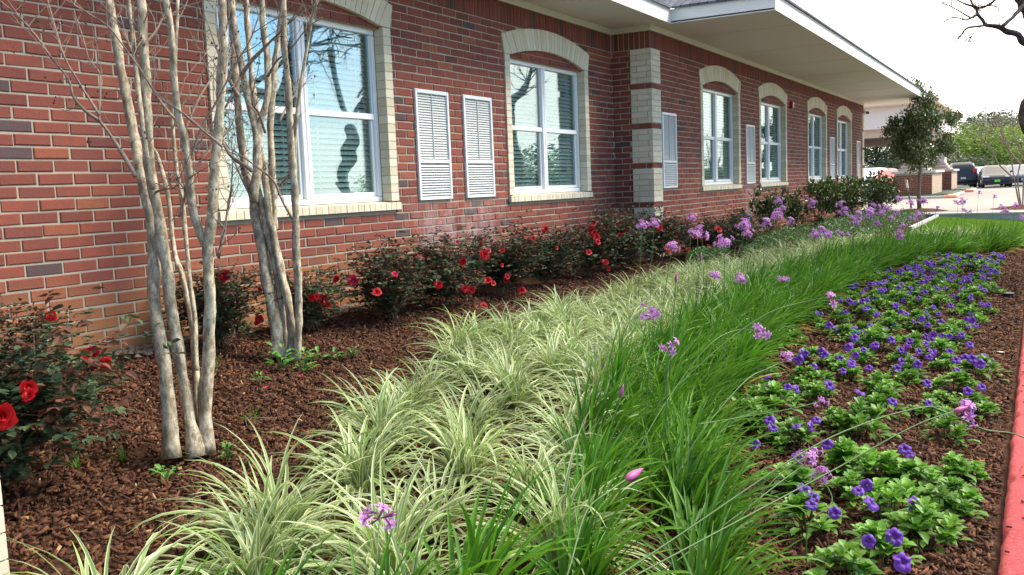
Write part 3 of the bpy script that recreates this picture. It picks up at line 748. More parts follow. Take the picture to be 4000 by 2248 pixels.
# ============================================================ trees
def tree_branch(mb, pts, dep0, dz, r0, r1, sides=9, sm=4, wob=.5, flare=False):
    """pts: list of (u,v) traced; dz: how far the tip leans away from the viewer (m)"""
    n = len(pts); P = []
    for i, (u, v) in enumerate(pts):
        t = i/(n-1); P.append(at(u, v, dep0+dz*t))
    P = smoothpath(P, sm); k = len(P)
    mb.tube(P, [(r0+(r1-r0)*(i/(k-1)))*(1+(.45*max(0, 1-i/3) if flare else 0)) for i in range(k)], sides, wob=wob); return P
def twigs(mb, P, r, n, L0, L1, rad, up=.6, depth=2, pods=None):
    for _ in range(n):
        i = r.randrange(max(1, len(P)//4), len(P)-1); p = P[i]; t = (P[i+1]-P[i]).normalized()
        d = (t*.9+Vector((r.gauss(0, 1), r.gauss(0, 1), r.gauss(up*.6, .6))).normalized()*.9).normalized(); L = r.uniform(L0, L1)
        q = [p]; k = 5
        for j in range(k):
            d = (d+Vector((r.gauss(0, .18), r.gauss(0, .18), r.gauss(.04, .16)))).normalized(); q.append(q[-1]+d*L/k)
        mb.tube(q, [rad*(1-.75*j/k) for j in range(k+1)], 5, cap=False)
        if depth > 1: twigs(mb, q, r, r.randint(1, 3), L*.3, L*.6, rad*.6, up, depth-1, pods)
        if pods is not None and r.random() < .35: pods.append(q[-1])
def pod_mesh(pods, name, parent, rr=.006):
    mb = MB(); r = random.Random(2)
    for p in pods:
        for j in range(r.randint(1, 4)):
            c = p+Vector((r.gauss(0, .012), r.gauss(0, .012), r.gauss(0, .012))); s = rr*r.uniform(.6, 1.2)
            vs = [c+Vector(q)*s for q in ((1, 0, 0), (-1, 0, 0), (0, 1, 0), (0, -1, 0), (0, 0, 1.2), (0, 0, -1))]
            mb.add(vs, [(0, 2, 4), (2, 1, 4), (1, 3, 4), (3, 0, 4), (2, 0, 5), (1, 2, 5), (3, 1, 5), (0, 3, 5)])
    return tag(mb.build(name, [M['pod']], parent), kind='stuff')
T1 = ground_hit(735, 1775); D1 = dep_of(T1)
t1 = thing('crape_myrtle_tree', T1, 'nearest bare crape myrtle with pale mottled trunks, left of the other', 'tree')
r = random.Random(21); paths = []; pods = []
S1 = [(672, 1790), (655, 1552), (642, 1431), (612, 1259), (599, 1129), (606, 1060), (598, 932), (582, 815), (559, 722), (536, 590), (505, 435), (477, 295), (458, 179), (439, 62), (420, -40)]
S2 = [(765, 1785), (733, 1603), (707, 1431), (677, 1259), (662, 1150), (655, 1060), (637, 970), (621, 854), (598, 738), (582, 621), (575, 466), (571, 311), (558, 155), (551, 0), (548, -50)]
S3 = [(795, 1770), (772, 1600), (763, 1431), (750, 1259), (728, 1155), (709, 1069), (690, 1020), (680, 975), (671, 900), (656, 761), (629, 660), (610, 598), (560, 540)]
S4 = [(800, 1770), (802, 1560), (815, 1388), (823, 1215), (815, 1086), (812, 970), (823, 920), (831, 776), (842, 621), (858, 466), (866, 311), (873, 155), (868, 47), (862, -40)]
S4a = [(811, 985), (776, 893), (749, 800), (741, 683), (722, 543), (703, 481), (683, 334), (672, 155), (648, 0), (640, -40)]
S3b = [(766, 1450), (760, 1250), (745, 1124), (726, 932), (710, 776), (691, 660), (675, 505), (680, 373), (687, 194), (695, 0)]
S6 = [(598, 738), (565, 560), (536, 311), (520, 150), (500, -20)]
ks = 3.55/FPX
SPEC = [(S1, -.06, .35, 31, 19), (S2, 0, .1, 28, 21), (S3, .10, .3, 17, 8), (S4, .05, -.1, 30, 18), (S4a, .02, -.2, 19, 12), (S3b, .12, .2, 12, 7), (S6, -.1, .3, 12, 9)]
for pts, d0, dz, ra, rb_ in SPEC:
    mb = MB(); P = tree_branch(mb, pts, D1+d0, dz, ra*ks, rb_*ks, 12, flare=pts[0][1] > 1700)
    o = mb.build('trunk', [M['crape']], t1, smooth=True); paths.append(P)
BR = [[(528, 690), (481, 606), (435, 536), (388, 474), (334, 435), (287, 380), (268, 311), (194, 217), (140, 140), (78, 70), (0, 4), (-50, -40)],
      [(388, 474), (388, 427), (392, 365), (388, 287), (349, 233), (326, 155), (291, 47)], [(388, 450), (311, 326), (256, 233), (225, 140), (186, 0), (180, -30)],
      [(870, 575), (714, 443), (644, 396), (598, 350), (543, 264), (481, 179), (419, 101), (334, 47), (256, 0)], [(705, 485), (668, 450), (621, 388), (575, 326), (528, 233), (497, 155), (470, 60)],
      [(722, 512), (776, 388), (823, 311), (854, 248), (900, 160)], [(745, 621), (784, 505), (838, 411), (877, 334), (932, 233), (978, 155), (1010, 60)], [(741, 700), (790, 620), (850, 560), (905, 500)],
      [(598, 755), (640, 740), (680, 735), (700, 700)], [(560, 180), (610, 120), (650, 40), (690, -20)], [(850, 1000), (880, 900), (890, 780)], [(700, 850), (735, 720), (760, 640)]]
mb = MB()
for i, b in enumerate(BR):
    P = tree_branch(mb, b, D1+r.uniform(-.15, .15), r.uniform(-.2, .5), (9 if i == 0 else 6)*ks, 2.2*ks, 7); paths.append(P); twigs(mb, P, r, 7, .12, .38, .0028, .5, 2, pods)
for P in paths[:7]: twigs(mb, P[len(P)//2:], r, 5, .15, .5, .003, .8, 2, pods)
mb.build('branches', [M['twig']], t1, smooth=True); pod_mesh(pods, 'seed_pods', t1)

T2 = ground_hit(1125, 1395); D2 = dep_of(T2)
t2 = thing('crape_myrtle_tree', T2, 'farther bare crape myrtle standing in front of the big window, right of the other', 'tree')
ks2 = D2*.86/FPX; paths = []; pods = []
A1 = [(1090, 1395), (1073, 1259), (1047, 1129), (1028, 1000), (1005, 880), (992, 793), (985, 742), (961, 680), (950, 604), (938, 517), (923, 345), (916, 242), (909, 138), (898, 52), (896, -40)]
A1b = [(990, 790), (1003, 673), (1005, 586), (999, 500), (971, 397), (954, 311), (936, 224), (916, 104), (905, 0), (900, -40)]
A1c = [(1001, 560), (999, 432), (985, 311), (971, 173), (964, 35), (963, -30)]
A2 = [(1112, 1390), (1110, 1330), (1095, 1172), (1069, 1010), (1054, 950), (1026, 811), (1012, 760), (1000, 720)]
A3 = [(1142, 1395), (1138, 1259), (1112, 1129), (1085, 1010), (1068, 914), (1050, 828), (1040, 742), (1026, 638), (1009, 552), (1020, 470), (1040, 400), (1047, 330), (1043, 207), (1026, 86), (1023, -30)]
A3c = [(1071, 900), (1071, 828), (1064, 707), (1061, 604), (1056, 517), (1060, 420), (1071, 311), (1081, 207), (1095, 104), (1106, 0), (1110, -40)]
A4 = [(1155, 1410), (1166, 1259), (1164, 1086), (1157, 1000), (1154, 845), (1150, 724), (1140, 604), (1133, 500), (1126, 345), (1112, 207), (1109, 104), (1105, -30)]
A4b = [(1152, 680), (1151, 600), (1155, 500), (1175, 328), (1202, 173), (1220, 69), (1240, 0)]
for pts, d0, dz, ra, rb_ in [(A1, 0, .3, 27, 13), (A1b, .02, .2, 20, 13), (A1c, .1, .3, 13, 12), (A2, .08, 0, 17, 15), (A3, .03, .1, 19, 14), (A3c, .12, .3, 16, 14), (A4, 0, -.2, 17, 13), (A4b, .03, -.2, 10, 5)]:
    mb = MB(); P = tree_branch(mb, pts, D2+d0, dz, ra*ks2, rb_*ks2, 12, flare=pts[0][1] > 1380); mb.build('trunk', [M['crape']], t2, smooth=True); paths.append(P)
mb = MB()
BR = [[(985, 670), (957, 648), (905, 614), (867, 559), (791, 500), (700, 430), (640, 380)], [(1144, 859), (1095, 769), (1068, 707), (992, 645), (943, 610), (905, 580)], [(990, 790), (940, 690), (905, 610), (870, 560)],
      [(1151, 660), (1090, 730)], [(854, 1010), (888, 828), (902, 742), (909, 638), (905, 560)], [(1037, 520), (1010, 440), (985, 400), (1000, 300)], [(940, 300), (990, 230), (1060, 160), (1120, 100), (1180, 20)], [(930, 380), (890, 300), (850, 200), (800, 60)],
      [(1045, 300), (1080, 240), (1130, 200), (1200, 110), (1260, 70)], [(1090, 480), (1130, 400), (1190, 330)], [(940, 300), (880, 420), (800, 520), (770, 600)]]
for i, b in enumerate(BR):
    P = tree_branch(mb, b, D2+r.uniform(-.1, .15), r.uniform(-.3, .3), (10 if i in (0, 6, 7) else 6)*ks2, 2*ks2, 7); paths.append(P); twigs(mb, P, r, 6, .12, .4, .003, .5, 2, pods)
for P in paths[:8]: twigs(mb, P[len(P)//2:], r, 5, .15, .5, .003, .8, 2, pods)
mb.build('branches', [M['twig']], t2, smooth=True); pod_mesh(pods, 'seed_pods', t2, .007)

# bare oak whose limbs reach in from the right edge
ok_ = thing('oak_tree', (14.2, -2.6, -.1), 'big bare oak reaching crooked limbs into the top right corner', 'tree')
mb = MB(); tk = [(14.2, -2.6, -.15), (14.2, -2.6, .8), (14.25, -2.45, 2.0), (14.3, -2.2, 3.2), (14.6, -2.0, 4.6), (15.2, -1.6, 6.4), (15.4, -1.8, 8.5)]
mb.tube(smoothpath([Vector(p) for p in tk], 5), list(np.linspace(.40, .10, 31)), 14, wob=.3); mb.build('trunk', [M['oakbark']], ok_, smooth=True)
mb = MB(); DO = 11.5; ko = DO/FPX; allp = []
m1_ = [(4420, -260), (4200, 120), (4060, 190), (4000, 163), (3976, 138), (3935, 124), (3899, 105), (3855, 99), (3838, 80), (3819, 58), (3810, 30), (3766, 15), (3720, -10)]
for pts, ra, rb_ in [(m1_, 17, 2), ([(3856, 100), (3820, 104), (3777, 111), (3755, 138), (3742, 155)], 5, 1.5), ([(3915, 104), (3949, 75), (3976, 47), (4000, 17), (4040, -30)], 7, 8), ([(3820, 58), (3791, 72), (3770, 78), (3728, 69), (3690, 85)], 4, 1.3),
                     ([(3791, 70), (3741, 41), (3700, 19), (3670, 12)], 3, 1), ([(3905, -20), (3871, 14), (3838, 30), (3812, 34)], 5, 3), ([(3904, 98), (3906, 60), (3893, 28), (3865, 22)], 1.8, 1), ([(3835, 102), (3812, 120), (3790, 150), (3783, 168)], 2, .8), ([(3780, -30), (3800, 20), (3830, 32)], 2.5, 2)]:
    P = tree_branch(mb, pts, DO, .5, ra*ko, rb_*ko, 8, 4, .5); allp.append(P)
rr = random.Random(6)
# elbow limb seen at the right edge, blob of trunk at top right
P = smoothpath([at(4340, 250, 12), at(4160, 330, 11.8), at(4050, 390, 11.5), at(4020, 450, 11.5), at(4045, 530, 11.4), at(4130, 620, 11.6), at(4300, 640, 11.9), at(4600, 560, 12.1)], 5); mb.tube(P, [.13-.09*max(0, i-12)/(len(P)-12) for i in range(len(P))], 12, wob=.15); allp.append(P)
P = smoothpath([at(4300, 150, 12.3), at(4100, 60, 12.2), at(4020, 20, 12.1), at(3998, -60, 12), at(4010, -200, 12)], 5); mb.tube(P, [.12]*len(P), 12, wob=.8)
for P in allp: twigs(mb, P[len(P)//3:], rr, 10, .10, .42, .004, .1, 2)
# crown above and toward the wall (mostly seen in the window glass)
rr = random.Random(31)
def grow(p, d, L, r_, lev):
    q = [p]
    for j in range(5):
        d = (d+Vector((rr.gauss(0, .22), rr.gauss(0, .22), rr.gauss(-.02, .16)))).normalized(); q.append(q[-1]+d*L/5)
    mb.tube(q, [r_*(1-.5*j/5) for j in range(6)], 6 if lev else 8, cap=False, wob=.3)
    if lev < 4:
        for _ in range(4 if lev < 3 else 3):
            i = rr.randint(2, 5); nd = (d+Vector((rr.gauss(0, .8), rr.gauss(0, .8), rr.gauss(.05, .5)))).normalized(); grow(q[i], nd, L*rr.uniform(.5, .75), r_*.5, lev+1)
for p, d in (((14.3, -2.2, 3.4), (-.4, -.7, .4)), ((14.5, -2.1, 4.3), (.8, -.5, .5)), ((14.9, -1.8, 5.4), (-.2, -.8, .6)), ((15.3, -1.7, 6.8), (.3, .1, 1)), ((15.3, -1.7, 6.8), (-.7, -.4, .8))):
    grow(Vector(p), Vector(d).normalized(), 2.6, .12, 0)
mb.build('limbs', [M['oakbark']], ok_, smooth=True)

# leaf-cloud trees
def leaf_cloud(n, shape, size, seed, asp=.5, flat=.0, clump=.35):
    rs = np.random.RandomState(seed); nc = 46; cs = []
    while len(cs) < nc:
        p = rs.uniform(-1, 1, 3)
        if shape(p): cs.append(p)
    cs = np.array(cs); ci = rs.randint(0, nc, n); P = cs[ci]+rs.normal(0, clump*.5, (n, 3))*np.array([1, 1, .8])
    d1 = rs.normal(0, 1, (n, 3)); d1 /= np.linalg.norm(d1, axis=1)[:, None]; d2 = np.cross(d1, rs.normal(0, 1, (n, 3))); d2 /= np.linalg.norm(d2, axis=1)[:, None]
    s = rs.uniform(.6, 1.3, n)[:, None]*size
    tone = np.clip(rs.normal(.45, .16, n)+rs.uniform(-.15, .15, nc)[ci], 0, 1)
    V = np.stack([P-d1*s, P+d2*s*asp, P+d1*s, P-d2*s*asp], 1).reshape(-1, 3)
    return V, np.repeat(tone, 4)
def leafy_tree(name, loc, rad, hz, h0, mat, seed, label, cat='tree', n=5000, size=.05, trunk_r=.12, group=None, shape=None, bark='oakbark', trunk=True, clump=.35, label_=None):
    t = thing(name, loc, label, cat, group); rr = random.Random(seed)
    shape = shape or (lambda p: p[0]**2+p[1]**2+p[2]**2 < .8)
    V, T = leaf_cloud(n, shape, size/rad, seed, clump=clump); V = V*np.array([rad, rad, hz])+np.array([loc[0], loc[1], loc[2]+h0+hz])
    link('crown', np_mesh('crown', V, np.arange(len(V)).reshape(-1, 4), mat, T), t)
    if trunk:
        mb = MB(); top = h0+hz*1.1; P = [Vector(loc)+Vector((rr.gauss(0, .02)*k, rr.gauss(0, .02)*k, top*k/5)) for k in range(6)]
        mb.tube(P, [trunk_r*(1-.13*k) for k in range(6)], 9, wob=.2)
        for _ in range(9):
            k = rr.randint(3, 5); d = Vector((rr.gauss(0, 1), rr.gauss(0, 1), .8)).normalized()*rad*.7; mb.tube([P[k], P[k]+d*.5+Vector((0, 0, .04)), P[k]+d], [trunk_r*.4, trunk_r*.3, trunk_r*.1], 6)
        mb.build('trunk', [M[bark]], t, smooth=True)
    return t
def pz(u, v, z):                                # point on level z under pixel
    d = ray(u, v); q = d*((z-CZ)/d[2]); return (q[0], q[1], z)
pt = pz(3592, 826, .25)
def photo_shape(p):
    x, y, z = p; r_ = math.hypot(x, y)
    if z > .55: return r_ < .22*(1-z)/.45+.04
    if z > 0: return r_ < .34+.42*(.55-z)
    return r_ < .95 if z > -.75 else r_ < .6
leafy_tree('photinia_tree', pt, .98, 1.36, 1.42, M['photinia_leaf'], 3, 'young red tipped evergreen tree with slim trunk in a mulch circle on the drive', n=12500, size=.042, trunk_r=.065, shape=photo_shape, clump=.24, bark='twig')
mc = MB(); 
def mulch_ring(p, r_, label):
    mb = MB(); n = 20; vs = [(p[0], p[1], p[2]+.09)]
    for k, (q, h) in enumerate(((.5, .07), (1, .005))):
        for j in range(n): a = j*2*math.pi/n; e_ = 1+.08*noise.noise(Vector((math.cos(a)*3, math.sin(a)*3, p[0]))); vs.append((p[0]+r_*q*e_*math.cos(a), p[1]+r_*q*e_*math.sin(a), p[2]+h))
    fs = [(0, 1+j, 1+(j+1) % n) for j in range(n)]+[(1+j, 1+n+j, 1+n+(j+1) % n, 1+(j+1) % n) for j in range(n)]
    tag(mb.add(vs, fs).build('mulch_ring', [M['mulch']], smooth=True), label, 'mulch')
mulch_ring(pt, .8, 'brown mulch circle round the photinia tree on the drive')
pc = pz(3985, 815, .25); mulch_ring((pc[0], pc[1]-.2, .25), 1.0, 'brown mulch circle under the bare multi stem tree at the right edge')
# steel stake beside the photinia
sk = pz(3560, 815, .25); tp_ = pz(3538, 702, .25)
mb = MB(); dst = dep_of(sk); mb.tube([Vector(sk), at(3540, 705, dst)], [.03, .03], 6); stk = thing('tree_stake', sk, 'dark leaning steel stake left of the slim photinia trunk', 'stake')
mb.build('stake_post', [M['steel']], stk); mb = MB(); a_ = at(3545, 735, dst); b_ = at(3540, 704, dst); mb.tube([a_, b_], [.036, .036], 6); mb.build('stake_cap', [M['cwhite']], stk)
# bare multi stem tree at right edge
rt = thing('bare_tree', pc, 'small bare multi stem tree in front of the parked cars at the right edge', 'tree'); mb = MB(); dC = dep_of(pc); kc = dC/FPX; rr = random.Random(12); pp = []
for pts in ([(3985, 815), (3960, 690), (3945, 590), (3920, 520), (3880, 450)], [(3990, 815), (3975, 700), (3990, 600), (3960, 520), (3950, 420)], [(3995, 815), (4000, 700), (4015, 600), (4040, 480)], [(3962, 700), (3900, 640), (3870, 580), (3830, 545)], [(3975, 640), (3930, 560), (3905, 500), (3890, 440)], [(4000, 815), (4030, 700), (4060, 560)], [(3985, 640), (3950, 600), (3900, 530), (3860, 520)]):
    P = tree_branch(mb, pts, dC+rr.uniform(-.3, .3), rr.uniform(-.5, .5), 3.2*kc, 1.0*kc, 6); pp.append(P)
for P in pp: twigs(mb, P[len(P)//3:], rr, 10, .3, .9, .007, .8, 2)
mb.build('branches', [M['twig']], rt, smooth=True)

# background trees and woods
def bgtree(u, v, X, rad, hz, h0, mat, seed, label, **k):
    d = ray(u, v); q = d*(X/d[0]); leafy_tree('background_tree', (q[0], q[1], .25), rad, hz, h0, mat, seed, label, **k)
bgtree(3840, 640, 125, 5.2, 3.0, .9, M['bright_leaf'], 5, 'rounded spring green tree behind the parked cars', n=7000, size=.22, trunk_r=.25)
bgtree(3935, 640, 170, 8, 4.2, 1.8, M['wood_leaf'], 6, 'tall loose olive green tree behind the rounded spring green one', n=6000, size=.32, trunk_r=.3)
bgtree(3870, 640, 190, 7, 4.5, 3.4, M['dark_leaf'], 9, 'dark crown rising above the rounded spring green tree', n=5000, size=.32, trunk_r=.3)
bgtree(3990, 640, 130, 5.0, 2.9, 1.0, M['bright_leaf'], 7, 'yellow green tree at the far right edge', n=5000, size=.22, trunk_r=.25)
bgtree(3420, 640, 105, 5.0, 2.4, .9, M['dark_leaf'], 8, 'dark evergreen tree between the building end and the drive canopy', n=7000, size=.2, trunk_r=.25)
bgtree(3550, 640, 130, 6, 2.4, .8, M['dark_leaf'], 10, 'dark evergreen tree behind the drive canopy columns', n=6000, size=.25, trunk_r=.25)
bgtree(3745, 670, 120, 3.6, 1.5, .2, M['wood_leaf'], 15, 'low green tree behind the dark parked van', n=4000, size=.2, trunk_r=.2)
V, T = leaf_cloud(16000, lambda p: True, .006, 77, clump=.1)
rs = np.random.RandomState(5); n = 22000
P0 = np.stack([rs.uniform(195, 205, n), rs.uniform(-90, 120, n), np.zeros(n)], 1)
hh = np.array([3.2+1.6*noise.noise(Vector((0, y/7, 0)))+.8*noise.noise(Vector((5, y/2.2, 0))) for y in P0[:, 1]]); P0[:, 2] = .2+hh*rs.uniform(0, 1, n)**.8
d1 = rs.normal(0, 1, (n, 3)); d1 /= np.linalg.norm(d1, axis=1)[:, None]; d2 = np.cross(d1, rs.normal(0, 1, (n, 3))); d2 /= np.linalg.norm(d2, axis=1)[:, None]
V = np.stack([P0-d1*.45, P0+d2*.3, P0+d1*.45, P0-d2*.3], 1).reshape(-1, 3)
tag(link('far_woods', np_mesh('far_woods', V, np.arange(4*n).reshape(-1, 4), M['wood_leaf'], np.repeat(rs.uniform(0, .6, n), 4))), 'far olive woods behind the parking lot', 'woods', kind='stuff')
# trees across the parking lot behind the photographer: the window glass shows them
for k, (x, y, s) in enumerate(((18, -24, .9), (150, -46, 1.5), (172, -50, 1.6), (140, -60, 1.8), (62, -33, 1.1), (72, -30, 1.2), (84, -38, 1.3), (98, -34, 1.3), (112, -44, 1.4), (130, -40, 1.4))):
    leafy_tree('parking_tree', (x, y, -.19), 4.2*s, 1.6*s+.5*(k % 3), .2, M['dark_leaf' if k % 2 else 'bright_leaf'], 50+k, 'leafy tree across the lot, seen only in the window glass', group='trees mirrored in the window glass', n=3500, size=.25, trunk_r=.2)
o2 = thing('oak_tree', (27, -4.2, -.19), 'second bare oak along the lot, mirrored as dark limbs in the middle window', 'tree'); mb = MB()
mb.tube(smoothpath([(27, -4.2, -.19), (27, -4.3, 1), (27.1, -4.3, 2.4), (27.0, -4.5, 3.6)], 4), [.5-.01*i for i in range(13)], 12, wob=.3)
for q in ([(27, -4.3, 2.3), (25.6, -4.4, 3.2), (24.0, -4.2, 3.5), (22.5, -4.6, 4.2)], [(27, -4.3, 3.3), (28.2, -4.9, 4.4), (29.8, -5.2, 5.0), (31, -5.4, 6.2)], [(27, -4.4, 3.4), (26.2, -4.9, 5), (25.5, -5.0, 6.8)], [(25.6, -4.4, 3.2), (24.9, -4.6, 2.7), (23.9, -4.9, 2.6)]):
    P = smoothpath(q, 4); mb.tube(P, [.26-.02*i*12/len(P) if .26-.02*i*12/len(P) > .04 else .04 for i in range(len(P))], 9, wob=.3); twigs(mb, P[3:], random.Random(5), 14, .5, 1.6, .025, .3, 2)
mb.build('limbs', [M['oakbark']], o2, smooth=True)

# ============================================================ drive canopy, pillars, cars
CAN = thing('drive_canopy', (50, 8, .25), 'pale stucco drive through canopy beyond the end of the building', 'canopy')
y0c = 4.35
f = MB(); f.box(45, 58, y0c+.6, 14, 3.03, 3.06); f.build('canopy_soffit', [M['stuccodark']], CAN)
f = MB(); f.box(45, 45.4, y0c+.3, 14.3, 3.061, 3.43); f.box(45.4, 58, y0c+.3, y0c+.7, 3.061, 3.43); f.build('lower_band', [M['stucco']], CAN)
f = MB(); f.box(44.6, 58.4, y0c-.1, 14.7, 3.432, 4.40); f.build('upper_band', [M['stuccolight']], CAN)
f = MB(); f.box(44.2, 58.8, y0c-.5, 15.1, 4.402, 4.62); f.build('cornice', [M['stucco']], CAN)
def brick_pier(x0, x1, y0, y1, z1, label, seed):
    t = thing('brick_pier', ((x0+x1)/2, (y0+y1)/2, .25), label, 'pier'); r = random.Random(seed); mb = MB(); mm = MB(); n = int((z1-.25)/C); 
    mm.box(x0+.006, x1-.006, y0+.006, y1-.006, .2, z1-.002)
    for k in range(n):
        za, zb = .25+k*C+.006, .25+(k+1)*C-.006; y = y0-(BL/2 if k % 2 else 0)
        while y < y1:
            a, b = max(y+.006, y0), min(y+BL-.006, y1)
            if b-a > .02: mb.box(x0, x0+.08, a, b, za, zb, brick_tone(r))
            y += BL
    mb.build('brickwork', [M['brick']], t); mm.build('mortar_bed', [M['mortar']], t)
    mb = MB()
    for k in range(n):
        za, zb = .25+k*C+.006, .25+(k+1)*C-.006; x = x0+.1-(BL/2 if k % 2 else 0)
        while x < x1:
            a, b = max(x+.006, x0+.09), min(x+BL-.006, x1)
            if b-a > .02: mb.box(a, b, y0-.005, y0+.08, za, zb, r.random())
            x += BL
    mb.build('side_brickwork', [M['sunlitbrick']], t)  # side facing the light coloured paler than the red front
    mb = MB(); mb.bbox(x0-.12, x1+.12, y0-.12, y1+.12, z1, z1+.12, .02); mb.build('pier_cap', [M['concrete']], t); return t
brick_pier(46, 51, 4.25, 5.85, 1.38, 'long brick pier with stone cap under the near side of the drive canopy', 1)
yP = ray(3716, 742); yP = float(yP[1]*(57/yP[0])); yL = ray(3680, 742); yL = float(yL[1]*(57/yL[0]))
brick_pier(57, 61, yP, yL+.8, 1.42, 'second brick pier farther along, beside the dark parked van', 2)
def column(x0, x1, y0, y1, label):
    t = thing('stucco_column', ((x0+x1)/2, (y0+y1)/2, 1.5), label, 'column')
    mb = MB(); mb.bbox(x0, x1, y0, y1, 1.505, 1.62, .02); mb.bbox(x0+.12, x1-.12, y0+.12, y1-.12, 1.622, 1.78, .04); mb.bbox(x0+.22, x1-.22, y0+.22, y1-.22, 1.782, 1.9, .02); mb.build('column_base', [M['stucco']], t)
    mb = MB(); mb.bbox(x0+.3, x1-.3, y0+.3, y1-.3, 1.902, 3.43, .02); mb.build('column_shaft', [M['stuccolight']], t)
column(46.3, 48.2, 4.45, 5.75, 'tan stepped column standing on the near brick pier')
column(57.3, 59.2, yP+.1, yL+.6, 'tan stepped column standing on the second brick pier')
# kerbed islands beneath the piers
def island(x0, x1, y0, y1, label, nose):
    t = thing('kerb_island', ((x0+x1)/2, (y0+y1)/2, .25), label, 'kerb island')
    f = MB(); f.bbox(x0, x1, y0, y1, .255, .37, .03); f.build('island_kerb', [M['concrete']], t)
    f = MB(); f.bbox(x0+.18, x1-.18, y0+.18, y1-.18, .371, .42, .02); f.build('island_grass', [M['dark_leaf']], t)
    f = MB(); f.bbox(x0-.05, x0+1.6, y0-.20, y0+.35, .25, .385, .03); f.build('painted_nose', [M[nose]], t)
island(44.5, 52.5, 3.3, 6.4, 'kerb island with orange painted nose under the long brick pier', 'paint_orange')
island(55.6, 62.0, yP-1.0, yL+1.4, 'kerb island with orange painted nose under the second pier', 'paint_orange')

